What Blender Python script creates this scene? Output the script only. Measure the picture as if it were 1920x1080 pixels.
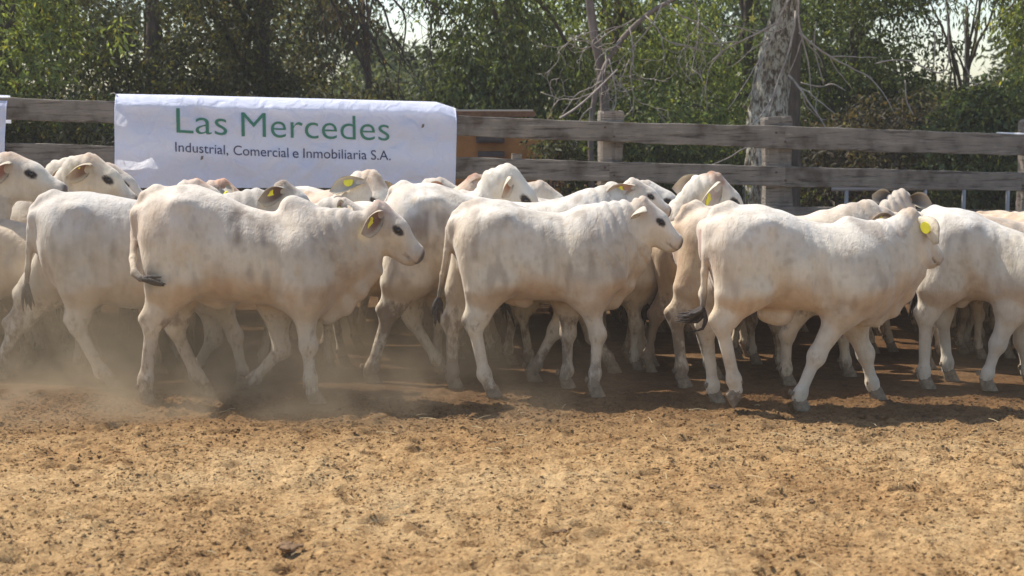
import bpy, math, random
import numpy as np
from mathutils import Vector, Matrix

SC = bpy.context.scene
COL = SC.collection
for o in list(bpy.data.objects):
    bpy.data.objects.remove(o)
random.seed(7)
RNG = np.random.default_rng(7)

# ------------------------------------------------------------------ camera
CAM_H = 1.70
F_PX = 2925.0
PITCH = math.atan(340.0 / F_PX)
cam_d = bpy.data.cameras.new('camera')
cam = bpy.data.objects.new('camera', cam_d)
COL.objects.link(cam)
cam.location = (0, 0, CAM_H)
cam.rotation_euler = (math.pi / 2 - PITCH, 0, 0)
cam_d.sensor_width = 36
cam_d.lens = 36 * F_PX / 1920
cam_d.clip_start = 0.1
cam_d.clip_end = 2000
SC.camera = cam
cam_d.dof.use_dof = True
cam_d.dof.focus_distance = 9.7
cam_d.dof.aperture_fstop = 3.2

# ------------------------------------------------------------------ light
SUN_TO = Vector((-0.62, 0.34, 1.02)).normalized()      # direction towards the sun
SUN_EL = math.asin(SUN_TO.z)
SUN_AZ = math.atan2(SUN_TO.x, SUN_TO.y)
w = bpy.data.worlds.new('World')
SC.world = w
w.use_nodes = True
nt = w.node_tree
nt.nodes.clear()
sky = nt.nodes.new('ShaderNodeTexSky')
sky.sky_type = 'NISHITA'
sky.sun_disc = False
sky.sun_elevation = SUN_EL
sky.sun_rotation = SUN_AZ
sky.dust_density = 0.9
sky.ozone_density = 1.2
bg = nt.nodes.new('ShaderNodeBackground')
bg.inputs['Strength'].default_value = 0.145
wo = nt.nodes.new('ShaderNodeOutputWorld')
nt.links.new(sky.outputs[0], bg.inputs[0])
nt.links.new(bg.outputs[0], wo.inputs[0])
sd = bpy.data.lights.new('sun', 'SUN')
sd.energy = 5.0
sd.angle = math.radians(0.6)
sd.color = (1.0, 0.95, 0.86)
sun = bpy.data.objects.new('sun', sd)
COL.objects.link(sun)
sun.rotation_euler = SUN_TO.to_track_quat('Z', 'Y').to_euler()
sun.location = (0, 0, 20)

SC.view_settings.view_transform = 'Standard'
SC.view_settings.look = 'None'
SC.view_settings.gamma = 1
SC.view_settings.use_curve_mapping = False
SC.view_settings.exposure = 0.50
SC.render.engine = 'CYCLES'
SC.cycles.use_denoising = True
SC.cycles.max_bounces = 6
SC.cycles.diffuse_bounces = 4
SC.cycles.volume_bounces = 1
SC.cycles.transmission_bounces = 4
SC.cycles.transparent_max_bounces = 8
SC.cycles.volume_step_rate = 2.0
SC.cycles.volume_max_steps = 64

# ------------------------------------------------------------------ projection helpers
_c, _s = math.cos(PITCH), math.sin(PITCH)


def ray(px, py):
    """direction of the camera ray through a pixel of the 1920 x 1080 photograph"""
    u = (px - 960) / F_PX
    v = (540 - py) / F_PX
    return np.array([u, _c + v * _s, -_s + v * _c])


def at_depth(px, py, Y):
    d = ray(px, py)
    t = Y / d[1]
    return np.array([d[0] * t, Y, CAM_H + d[2] * t])


def on_plane(px, py, P, n):
    d = ray(px, py)
    o = np.array([0, 0, CAM_H])
    t = np.dot(np.asarray(P) - o, n) / np.dot(d, n)
    return o + d * t


# ------------------------------------------------------------------ object helpers
def new_mesh(name, V, faces, mat=None, smooth=True, colors=None, attr='coat'):
    V = np.asarray(V, dtype=np.float32)
    me = bpy.data.meshes.new(name)
    if isinstance(faces, np.ndarray):
        n, k = faces.shape
        me.vertices.add(len(V))
        me.vertices.foreach_set('co', V.ravel())
        me.loops.add(n * k)
        me.loops.foreach_set('vertex_index', faces.astype(np.int32).ravel())
        me.polygons.add(n)
        me.polygons.foreach_set('loop_start', np.arange(0, n * k, k, dtype=np.int32))
        me.polygons.foreach_set('loop_total', np.full(n, k, dtype=np.int32))
        me.update(calc_edges=True)
    else:
        me.from_pydata(V.tolist(), [], faces)
        me.update()
    if colors is not None:
        a = me.color_attributes.new(attr, 'FLOAT_COLOR', 'POINT')
        c = np.asarray(colors, dtype=np.float32)
        if c.shape[1] == 3:
            c = np.concatenate([c, np.ones((len(c), 1), np.float32)], 1)
        a.data.foreach_set('color', c.ravel())
    me.polygons.foreach_set('use_smooth', np.full(len(me.polygons), smooth))
    if mat is not None:
        me.materials.append(mat)
    return me


def link(name, me, parent=None, loc=None, **props):
    o = bpy.data.objects.new(name, me)
    COL.objects.link(o)
    if parent is not None:
        o.parent = parent
    if loc is not None:
        o.location = loc
    for k, v in props.items():
        o[k] = v
    return o


class MB:
    """collects tubes, boxes and lofts into one mesh"""

    def __init__(self):
        self.V = []
        self.F = []
        self.n = 0

    def add(self, V, F):
        V = np.asarray(V, float)
        self.V.append(V)
        self.F += [tuple(int(i) + self.n for i in f) for f in F]
        self.n += len(V)

    def box(self, lo, hi, M=None, jit=0.0):
        x0, y0, z0 = lo
        x1, y1, z1 = hi
        V = np.array([(x0, y0, z0), (x1, y0, z0), (x1, y1, z0), (x0, y1, z0),
                      (x0, y0, z1), (x1, y0, z1), (x1, y1, z1), (x0, y1, z1)], float)
        if jit:
            V += RNG.normal(0, jit, V.shape)
        if M is not None:
            V = V @ np.array(M)[:3, :3].T + np.array(M)[:3, 3]
        self.add(V, [(0, 3, 2, 1), (4, 5, 6, 7), (0, 1, 5, 4), (1, 2, 6, 5), (2, 3, 7, 6), (3, 0, 4, 7)])

    def tube(self, P, R, n=6, rough=0.0):
        P = np.asarray(P, float)
        R = np.broadcast_to(np.asarray(R, float), (len(P),))
        T = np.gradient(P, axis=0)
        T /= np.linalg.norm(T, axis=1)[:, None] + 1e-9
        ref = np.array([0.3, 0.9, 0.1])
        A = np.cross(T, ref)
        A /= np.linalg.norm(A, axis=1)[:, None] + 1e-9
        B = np.cross(T, A)
        th = np.arange(n) / n * 2 * np.pi
        rr = R[:, None] * (1 + (RNG.normal(0, rough, (len(P), n)) if rough else 0))
        V = P[:, None] + rr[..., None] * (np.cos(th)[None, :, None] * A[:, None] + np.sin(th)[None, :, None] * B[:, None])
        F = []
        m = len(P)
        for i in range(m - 1):
            for j in range(n):
                a, b = i * n + j, i * n + (j + 1) % n
                F.append((a, b, b + n, a + n))
        F.append(tuple(range(n))[::-1])
        F.append(tuple((m - 1) * n + j for j in range(n)))
        self.add(V.reshape(-1, 3), F)

    def build(self, name, mat, parent=None, smooth=True, loc=None, colors=None, **props):
        me = new_mesh(name, np.concatenate(self.V), self.F, mat, smooth, colors)
        return link(name, me, parent, loc, **props)


def empty(name, loc, label, cat, group=None, rz=0.0):
    o = bpy.data.objects.new(name, None)
    COL.objects.link(o)
    o.location = loc
    o.rotation_euler = (0, 0, rz)
    o.empty_display_size = 0.1
    o['label'] = label
    o['category'] = cat
    if group:
        o['group'] = group
    return o


# ------------------------------------------------------------------ numpy noise
def _hash(ix, iy, iz, seed):
    h = (ix * 374761393 + iy * 668265263 + iz * 2147483647 + seed * 974634777) & 0xffffffff
    h = ((h ^ (h >> 13)) * 1274126177) & 0xffffffff
    h = h ^ (h >> 16)
    return (h & 0xffffff) / float(0xffffff)


def vnoise(P, scale, seed=0):
    """value noise in -1..1 at the points P (n,3), feature size = scale"""
    Q = np.asarray(P, float) / scale
    I = np.floor(Q).astype(np.int64)
    f = Q - I
    f = f * f * (3 - 2 * f)
    r = 0
    for dx in (0, 1):
        for dy in (0, 1):
            for dz in (0, 1):
                wgt = (f[:, 0] if dx else 1 - f[:, 0]) * (f[:, 1] if dy else 1 - f[:, 1]) * (f[:, 2] if dz else 1 - f[:, 2])
                r = r + wgt * _hash(I[:, 0] + dx, I[:, 1] + dy, I[:, 2] + dz, seed)
    return r * 2 - 1


def sstep(a, b, x):
    t = np.clip((x - a) / (b - a), 0, 1)
    return t * t * (3 - 2 * t)


# ------------------------------------------------------------------ material helpers
def mat_new(name):
    m = bpy.data.materials.new(name)
    m.use_nodes = True
    n = m.node_tree
    n.nodes.clear()
    out = n.nodes.new('ShaderNodeOutputMaterial')
    b = n.nodes.new('ShaderNodeBsdfPrincipled')
    n.links.new(b.outputs[0], out.inputs[0])
    return m, n, b, out


def nd(n, t, **kw):
    x = n.nodes.new(t)
    for k, v in kw.items():
        if k.startswith('i_'):
            key = k[2:]
            key = int(key) if key.isdigit() else key.replace('_', ' ')
            x.inputs[key].default_value = v
        else:
            setattr(x, k, v)
    return x


def ramp(n, pts):
    r = n.nodes.new('ShaderNodeValToRGB')
    e = r.color_ramp.elements
    while len(e) > 1:
        e.remove(e[-1])
    e[0].position, e[0].color = pts[0][0], (*pts[0][1], 1)
    for p, c in pts[1:]:
        x = e.new(p)
        x.color = (*c, 1)
    return r


def simple_mat(name, col, rough=0.7, spec=0.3, noise=0.0, nscale=20, bump=0.0, stretch=(1, 1, 1), metal=0.0):
    m, n, b, out = mat_new(name)
    b.inputs['Roughness'].default_value = rough
    b.inputs['Specular IOR Level'].default_value = spec
    b.inputs['Metallic'].default_value = metal
    b.inputs['Base Color'].default_value = (*col, 1)
    if noise or bump:
        tc = nd(n, 'ShaderNodeTexCoord')
        mp = nd(n, 'ShaderNodeMapping')
        mp.inputs['Scale'].default_value = stretch
        n.links.new(tc.outputs['Object'], mp.inputs[0])
        nz = nd(n, 'ShaderNodeTexNoise', i_Scale=nscale, i_Detail=6.0, i_Roughness=0.65)
        n.links.new(mp.outputs[0], nz.inputs['Vector'])
        lo = tuple(c * (1 - noise) for c in col)
        hi = tuple(min(1, c * (1 + noise)) for c in col)
        r = ramp(n, [(0.3, lo), (0.7, hi)])
        n.links.new(nz.outputs['Fac'], r.inputs[0])
        n.links.new(r.outputs[0], b.inputs['Base Color'])
        if bump:
            bp = nd(n, 'ShaderNodeBump', i_Strength=1.0, i_Distance=bump)
            n.links.new(nz.outputs['Fac'], bp.inputs['Height'])
            n.links.new(bp.outputs[0], b.inputs['Normal'])
    return m
# ================================================================== cattle
def coat_material(name, streak=0.10, dirt=(0.19, 0.13, 0.085)):
    m, n, b, out = mat_new(name)
    b.inputs['Roughness'].default_value = 0.72
    b.inputs['Specular IOR Level'].default_value = 0.22
    b.inputs['Sheen Weight'].default_value = 0.25
    b.inputs['Sheen Roughness'].default_value = 0.45
    at = nd(n, 'ShaderNodeAttribute', attribute_name='coat')
    tc = nd(n, 'ShaderNodeTexCoord')
    oi = nd(n, 'ShaderNodeObjectInfo')
    # vertical hair streaks
    mp = nd(n, 'ShaderNodeMapping')
    mp.inputs['Scale'].default_value = (20, 20, 4)
    n.links.new(tc.outputs['Object'], mp.inputs[0])
    st = nd(n, 'ShaderNodeTexNoise', i_Scale=1.0, i_Detail=5.0, i_Roughness=0.65, noise_dimensions='4D')
    n.links.new(mp.outputs[0], st.inputs['Vector'])
    wv = nd(n, 'ShaderNodeMath', operation='MULTIPLY')
    wv.inputs[1].default_value = 37.0
    n.links.new(oi.outputs['Random'], wv.inputs[0])
    n.links.new(wv.outputs[0], st.inputs['W'])
    r1 = ramp(n, [(0.3, (1 - streak * 1.3,) * 3), (0.62, (1.0, 1.0, 1.0))])
    n.links.new(st.outputs['Fac'], r1.inputs[0])
    # broad warm and cool blotches
    bl = nd(n, 'ShaderNodeTexNoise', i_Scale=4.6, i_Detail=7.0, i_Roughness=0.66, noise_dimensions='4D')
    n.links.new(tc.outputs['Object'], bl.inputs['Vector'])
    n.links.new(wv.outputs[0], bl.inputs['W'])
    r2 = ramp(n, [(0.30, (0.66, 0.60, 0.54)), (0.43, (0.90, 0.86, 0.80)), (0.56, (1.0, 0.985, 0.96)), (0.70, (0.90, 0.80, 0.66))])
    n.links.new(bl.outputs['Fac'], r2.inputs[0])
    m1 = nd(n, 'ShaderNodeMix', data_type='RGBA', blend_type='MULTIPLY')
    m1.inputs[0].default_value = 1.0
    n.links.new(at.outputs['Color'], m1.inputs[6])
    n.links.new(r1.outputs[0], m1.inputs[7])
    m2 = nd(n, 'ShaderNodeMix', data_type='RGBA', blend_type='MULTIPLY')
    m2.inputs[0].default_value = 1.0
    n.links.new(m1.outputs[2], m2.inputs[6])
    n.links.new(r2.outputs[0], m2.inputs[7])
    # caked dirt, placed by the attribute alpha
    dn = nd(n, 'ShaderNodeTexNoise', i_Scale=24.0, i_Detail=5.0, i_Roughness=0.7, noise_dimensions='4D')
    mpd = nd(n, 'ShaderNodeMapping')
    mpd.inputs['Scale'].default_value = (1.0, 1.0, 0.55)
    n.links.new(tc.outputs['Object'], mpd.inputs[0])
    n.links.new(mpd.outputs[0], dn.inputs['Vector'])
    n.links.new(wv.outputs[0], dn.inputs['W'])
    ad = nd(n, 'ShaderNodeMath', operation='ADD')
    n.links.new(dn.outputs['Fac'], ad.inputs[0])
    n.links.new(at.outputs['Alpha'], ad.inputs[1])
    mr = nd(n, 'ShaderNodeMapRange')
    mr.inputs['From Min'].default_value = 0.93
    mr.inputs['From Max'].default_value = 1.10
    mr.inputs['To Max'].default_value = 0.82
    n.links.new(ad.outputs[0], mr.inputs['Value'])
    m3 = nd(n, 'ShaderNodeMix', data_type='RGBA')
    n.links.new(mr.outputs[0], m3.inputs[0])
    n.links.new(m2.outputs[2], m3.inputs[6])
    m3.inputs[7].default_value = (*dirt, 1)
    n.links.new(m3.outputs[2], b.inputs['Base Color'])
    # hair relief
    mp2 = nd(n, 'ShaderNodeMapping')
    mp2.inputs['Scale'].default_value = (120, 120, 26)
    n.links.new(tc.outputs['Object'], mp2.inputs[0])
    hr = nd(n, 'ShaderNodeTexNoise', i_Scale=1.0, i_Detail=3.0)
    n.links.new(mp2.outputs[0], hr.inputs['Vector'])
    hs = nd(n, 'ShaderNodeMath', operation='MULTIPLY_ADD')
    hs.inputs[1].default_value = 1.6
    n.links.new(st.outputs['Fac'], hs.inputs[0])
    n.links.new(hr.outputs['Fac'], hs.inputs[2])
    wr_ = nd(n, 'ShaderNodeTexNoise', i_Scale=17.0, i_Detail=5.0, i_Roughness=0.6, i_Distortion=0.5)
    mpw = nd(n, 'ShaderNodeMapping')
    mpw.inputs['Scale'].default_value = (1.3, 1.3, 0.5)
    n.links.new(tc.outputs['Object'], mpw.inputs[0])
    n.links.new(mpw.outputs[0], wr_.inputs['Vector'])
    bp0 = nd(n, 'ShaderNodeBump', i_Strength=0.55, i_Distance=0.014)
    n.links.new(wr_.outputs['Fac'], bp0.inputs['Height'])
    bp = nd(n, 'ShaderNodeBump', i_Strength=0.4, i_Distance=0.005)
    n.links.new(bp0.outputs[0], bp.inputs['Normal'])
    n.links.new(hs.outputs[0], bp.inputs['Height'])
    n.links.new(bp.outputs[0], b.inputs['Normal'])
    return m


MAT_COAT = coat_material('short_cream_hair')
MAT_EYE = simple_mat('wet_dark_eye', (0.012, 0.009, 0.008), 0.12, 0.6)
MAT_HOOF = simple_mat('dusty_horn', (0.21, 0.155, 0.10), 0.75, 0.3, 0.5, 30, 0.003)
MAT_TAG = simple_mat('yellow_tag_plastic', (0.80, 0.72, 0.05), 0.45, 0.4, 0.08, 30)
MAT_SWITCH = simple_mat('dark_tail_hair', (0.055, 0.045, 0.04), 0.8, 0.2, 0.6, 60, 0.004, (1, 1, 1))
MAT_HORN = simple_mat('grey_horn', (0.12, 0.105, 0.09), 0.5, 0.4, 0.3, 20)


class Body:
    """signed-distance body, polygonised with surface nets into one skin"""

    def __init__(self):
        self.pr = []

    def cone(self, a, b, ra, rb, k=0.04, cap=1.0, sub=False):
        a = np.asarray(a, float)
        b = np.asarray(b, float)
        ra = np.broadcast_to(np.asarray(ra, float), (2,))
        rb = np.broadcast_to(np.asarray(rb, float), (2,))
        m = max(ra.max(), rb.max()) * max(1, cap) + k + 0.015
        self.pr.append(('c', np.minimum(a, b) - m, np.maximum(a, b) + m, k, sub, (a, b, ra, rb, cap)))

    def ball(self, c, r, k=0.04, sub=False, M=None):
        c = np.asarray(c, float)
        r = np.broadcast_to(np.asarray(r, float), (3,))
        m = r.max() + k + 0.015
        self.pr.append(('b', c - m, c + m, k, sub, (c, r, np.eye(3) if M is None else M)))

    def torso(self, S, k=0.05):
        S = np.asarray(S, float)
        lo = np.array([S[0, 0] - 0.14, -S[:, 3].max() * 1.35, S[:, 2].min() - 0.08])
        hi = np.array([S[-1, 0] + 0.16, S[:, 3].max() * 1.35, S[:, 1].max() + 0.08])
        self.pr.append(('t', lo, hi, k, False, S))

    def mesh(self, h):
        lo = np.min([p[1] for p in self.pr if not p[4]], 0) - 2 * h
        hi = np.max([p[2] for p in self.pr if not p[4]], 0) + 2 * h
        n = np.ceil((hi - lo) / h).astype(int) + 1
        ax = [lo[i] + h * np.arange(n[i]) for i in range(3)]
        D = np.full(n, 0.3, np.float32)
        for kind, a, b, k, sub, q in self.pr:
            i0 = np.clip(((a - lo) / h).astype(int), 0, n - 1)
            i1 = np.clip(((b - lo) / h).astype(int) + 2, 1, n)
            sl = tuple(slice(i0[j], i1[j]) for j in range(3))
            X = ax[0][sl[0]].astype(np.float32)[:, None, None]
            Y = ax[1][sl[1]].astype(np.float32)[None, :, None]
            Z = ax[2][sl[2]].astype(np.float32)[None, None, :]
            if kind == 'c':
                A, B, ra, rb, cap = q
                w_ = B - A
                L = np.linalg.norm(w_) + 1e-6
                w_ = w_ / L
                s_ = np.array([0, 1, 0]) - w_[1] * w_
                if np.linalg.norm(s_) < 0.2:
                    s_ = np.array([1, 0, 0]) - w_[0] * w_
                s_ /= np.linalg.norm(s_)
                u_ = np.cross(s_, w_)
                x, y, z = X - A[0], Y - A[1], Z - A[2]
                al = x * w_[0] + y * w_[1] + z * w_[2]
                t = np.clip(al / L, 0, 1)
                rw = al - t * L
                ru = x * u_[0] + y * u_[1] + z * u_[2]
                rs = x * s_[0] + y * s_[1] + z * s_[2]
                Ru = ra[0] + (rb[0] - ra[0]) * t
                Rs = ra[1] + (rb[1] - ra[1]) * t
                Rw = (Ru + Rs) * 0.5 * cap
                e = [(rw, Rw), (ru, Ru), (rs, Rs)]
                k0 = np.sqrt(sum((v / r) ** 2 for v, r in e))
                k1 = np.sqrt(sum((v / (r * r)) ** 2 for v, r in e)) + 1e-6
                d = k0 * (k0 - 1) / k1
            elif kind == 'b':
                c, r, M = q
                x, y, z = X - c[0], Y - c[1], Z - c[2]
                e = [(x * M[0, j] + y * M[1, j] + z * M[2, j], r[j]) for j in range(3)]
                k0 = np.sqrt(sum((v / rr) ** 2 for v, rr in e))
                k1 = np.sqrt(sum((v / (rr * rr)) ** 2 for v, rr in e)) + 1e-6
                d = k0 * (k0 - 1) / k1
            else:
                S = q
                xs = ax[0][sl[0]]
                xc = np.clip(xs, S[0, 0], S[-1, 0])
                tt = np.linspace(S[0, 0], S[-1, 0], 160)
                def sm(v):
                    g = np.interp(tt, S[:, 0], v)
                    kk = np.exp(-np.linspace(-2, 2, 13) ** 2)
                    kk /= kk.sum()
                    g2 = np.convolve(np.pad(g, 6, 'reflect', reflect_type='odd'), kk, 'valid')
                    return np.interp(xc, tt, g2)
                top, bot, wid = sm(S[:, 1]), sm(S[:, 2]), sm(S[:, 3])
                egg = np.interp(xc, [S[0, 0], S[0, 0] + 0.25, S[0, 0] + 0.6, S[-1, 0]], [-0.12, -0.10, 0.22, 0.18])
                cz = ((top + bot) / 2).astype(np.float32)[:, None, None]
                hz = ((top - bot) / 2).astype(np.float32)[:, None, None]
                wy = wid.astype(np.float32)[:, None, None]
                eg = egg.astype(np.float32)[:, None, None]
                ze = np.clip((Z - cz) / hz, -1.3, 1.3)
                wy = wy * (1 - eg * ze - 0.10 * ze * ze + 0.05)
                rx = (xs - xc).astype(np.float32)[:, None, None]
                e = [(rx, 0.045), (Y, wy), (Z - cz, hz)]
                k0 = sum(np.abs(v / rr) ** 2.5 for v, rr in e) ** (1 / 2.5)
                k1 = np.sqrt(sum((v / (rr * rr)) ** 2 for v, rr in e)) + 1e-6
                d = k0 * (k0 - 1) / k1
            Dk = D[sl]
            if sub:
                dd = -d
                hh = np.maximum(k - np.abs(Dk - dd), 0) / k
                D[sl] = np.maximum(Dk, dd) + hh * hh * k * 0.25
            else:
                hh = np.maximum(k - np.abs(Dk - d), 0) / k
                D[sl] = np.minimum(Dk, d) - hh * hh * k * 0.25
        return surface_nets(D, lo, h)


def surface_nets(D, lo, h):
    nx, ny, nz = D.shape
    ins = D < 0
    corner = [(i, j, k) for i in (0, 1) for j in (0, 1) for k in (0, 1)]
    cnt = sum(ins[i:nx - 1 + i, j:ny - 1 + j, k:nz - 1 + k].astype(np.int8) for i, j, k in corner)
    act = np.argwhere((cnt > 0) & (cnt < 8))
    idx = -np.ones((nx - 1, ny - 1, nz - 1), np.int64)
    idx[act[:, 0], act[:, 1], act[:, 2]] = np.arange(len(act))
    vals = {c: D[act[:, 0] + c[0], act[:, 1] + c[1], act[:, 2] + c[2]] for c in corner}
    P = np.zeros((len(act), 3))
    N = np.zeros(len(act))
    for a in corner:
        for axn in range(3):
            if a[axn] == 0:
                b = list(a)
                b[axn] = 1
                b = tuple(b)
                va, vb = vals[a], vals[b]
                m = (va < 0) != (vb < 0)
                t = np.where(m, va / np.where(m, va - vb, 1), 0)
                pt = np.tile(np.array(a, float), (len(act), 1))
                pt[:, axn] = t
                P += pt * m[:, None]
                N += m
    V = lo + h * (act + P / N[:, None])
    F = []
    for axn in range(3):
        o1, o2 = [(1, 2), (2, 0), (0, 1)][axn]
        a = [slice(None)] * 3
        b = [slice(None)] * 3
        a[axn] = slice(0, -1)
        b[axn] = slice(1, None)
        ch = ins[tuple(a)] != ins[tuple(b)]
        e = np.argwhere(ch)
        e = e[(e[:, o1] > 0) & (e[:, o2] > 0) & (e[:, o1] < D.shape[o1] - 1) & (e[:, o2] < D.shape[o2] - 1)]
        q = []
        for d1, d2 in ((1, 1), (0, 1), (0, 0), (1, 0)):
            c = e.copy()
            c[:, o1] -= d1
            c[:, o2] -= d2
            q.append(idx[c[:, 0], c[:, 1], c[:, 2]])
        q = np.stack(q, 1)
        flip = ~ins[e[:, 0], e[:, 1], e[:, 2]]
        q[flip] = q[flip][:, ::-1]
        F.append(q)
    F = np.concatenate(F)
    return V, F[(F >= 0).all(1)]


def vnormals(V, F):
    n = np.cross(V[F[:, 2]] - V[F[:, 0]], V[F[:, 3]] - V[F[:, 1]])
    N = np.zeros_like(V)
    for i in range(4):
        for c in range(3):
            N[:, c] += np.bincount(F[:, i], n[:, c], len(V))
    return N / (np.linalg.norm(N, axis=1)[:, None] + 1e-12)


def rot(yaw=0, pitch=0, roll=0):
    """columns: forward, left, up.  yaw turns left, pitch positive lifts the nose"""
    return np.array(Matrix.Rotation(yaw, 3, 'Z') @ Matrix.Rotation(-pitch, 3, 'Y') @ Matrix.Rotation(roll, 3, 'X'))


def ear_mesh(base, d, opening, L=0.20, W=0.085, seed=0):
    """a zebu ear: leaf outline, cupped, thick; d points along it, opening is where the cup faces"""
    d = np.asarray(d, float)
    d /= np.linalg.norm(d)
    o = np.asarray(opening, float)
    o = o - d * np.dot(o, d)
    o /= np.linalg.norm(o) + 1e-9
    s = np.cross(d, o)
    nu, nv = 15, 11
    V, C = [], []
    for layer in (0, 1):
        for i in range(nu):
            u = i / (nu - 1)
            wd = W * (0.34 + 1.05 * math.sin(math.pi * min(1, (u * 0.80 + 0.12))) ** 0.85) * (1 - 0.0 * u)
            wd *= (1 - max(0, (u - 0.72) / 0.28) ** 2.2 * 0.93)
            curl = 1.75 * (1 - u) ** 1.3 + 0.55
            droop = -0.05 * u * u * L / 0.2
            for j in range(nv):
                v = j / (nv - 1) * 2 - 1
                a = v * curl
                Rr = wd * 0.62 / max(curl * 0.75, 0.45)
                p = base + d * (L * u) + s * (Rr * math.sin(a)) + o * (Rr * (1 - math.cos(a)))
                p = p + np.array([0, 0, droop])
                if layer:
                    p = p - o * 0.007 * (1 - 0.6 * u)
                V.append(p)
                C.append((layer, u, abs(v)))
    F = []
    n = nu * nv
    for i in range(nu - 1):
        for j in range(nv - 1):
            a, b, c, e = i * nv + j, i * nv + j + 1, (i + 1) * nv + j + 1, (i + 1) * nv + j
            F.append((a, b, c, e))
            F.append((a + n, e + n, c + n, b + n))
    for i in range(nu - 1):
        for j in (0, nv - 1):
            a, b = i * nv + j, (i + 1) * nv + j
            F.append((a, b, b + n, a + n) if j == 0 else (a, a + n, b + n, b))
    for j in range(nv - 1):
        a, b = (nu - 1) * nv + j, (nu - 1) * nv + j + 1
        F.append((a, b, b + n, a + n))
    return np.array(V), np.array(F), np.array(C)


def tag_mesh(shape='flap', s=1.0):
    """ear tag hanging from its stud; local z up, faces +/-x"""
    mb = MB()
    if shape == 'round':
        n = 14
        ring = [(math.cos(a) * 0.034 * s, math.sin(a) * 0.034 * s) for a in np.arange(n) / n * 2 * math.pi]
        V = [(x, -0.0022, z) for x, z in ring] + [(x, 0.0022, z) for x, z in ring]
        F = [tuple(range(n)), tuple(range(2 * n - 1, n - 1, -1))] + [(i, i + n, (i + 1) % n + n, (i + 1) % n) for i in range(n)]
        mb.add(V, F)
        mb.box((-0.008, -0.008, -0.008), (0.008, -0.003, 0.008))
    else:
        out = [(-0.010, 0.012), (0.010, 0.012), (0.014, -0.012), (0.030, -0.030), (0.031, -0.074), (0.024, -0.082),
               (-0.024, -0.082), (-0.031, -0.074), (-0.030, -0.030), (-0.014, -0.012)]
        n = len(out)
        V = [(x * s, -0.0018, z * s) for x, z in out] + [(x * s, 0.0018, z * s) for x, z in out]
        F = [tuple(range(n))[::-1], tuple(range(n, 2 * n))] + [(i, (i + 1) % n, (i + 1) % n + n, i + n) for i in range(n)]
        mb.add(V, F)
        mb.box((-0.007, -0.008, -0.007), (0.007, -0.002, 0.007))
    return mb


def hoof_mesh(c, fwd, r=0.040, ang=0.0):
    """cloven hoof under the coronet point c; ang tips the toe down for a lifted foot"""
    mb = MB()
    f = np.array([math.cos(fwd), math.sin(fwd), 0])
    l = np.array([-f[1], f[0], 0])
    u = np.array([0, 0, 1.0])
    ca, sa = math.cos(ang), math.sin(ang)
    F_, U_ = f * ca - u * sa, u * ca + f * sa
    H = 0.060
    for sgn in (-1, 1):
        rings = []
        for k, (hh, gx, w_) in enumerate(((0.012, 0.0, 0.88), (-0.02, 0.010, 0.98), (-H, 0.026, 1.1))):
            pts = []
            for (x, y) in ((-0.95, 0.12), (-0.80, 0.72), (-0.1, 0.98), (0.65, 0.80), (1.12, 0.42), (1.15, 0.14), (0.2, 0.07)):
                y_ = sgn * (y * r * 0.92 * w_ + 0.002)
                pts.append(c + F_ * (x * r * w_ + gx) + l * y_ + U_ * hh)
            rings.append(pts)
        V = [p for rg in rings for p in rg]
        n = 7
        Fc = []
        for i in range(2):
            for j in range(n):
                a, b = i * n + j, i * n + (j + 1) % n
                Fc.append((a, b, b + n, a + n) if sgn < 0 else (a, a + n, b + n, b))
        Fc.append(tuple(range(n)) if sgn > 0 else tuple(range(n))[::-1])
        Fc.append(tuple(range(2 * n, 3 * n))[::-1] if sgn > 0 else tuple(range(2 * n, 3 * n)))
        mb.add(V, Fc)
        # dewclaw
        dc = c - F_ * r * 0.85 + l * sgn * 0.016 + U_ * 0.045
        mb.tube([dc + U_ * 0.01, dc - U_ * 0.006 - F_ * 0.008, dc - U_ * 0.018 - F_ * 0.010], [0.010, 0.011, 0.005], 6)
    return mb


def uvsphere(c, r, n=12, m=8):
    V, F = [], []
    for i in range(m + 1):
        th = math.pi * i / m
        for j in range(n):
            ph = 2 * math.pi * j / n
            V.append((c[0] + r * math.sin(th) * math.cos(ph), c[1] + r * math.sin(th) * math.sin(ph), c[2] + r * math.cos(th)))
    for i in range(m):
        for j in range(n):
            a, b = i * n + j, i * n + (j + 1) % n
            F.append((a, a + n, b + n, b))
    return V, F


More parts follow.
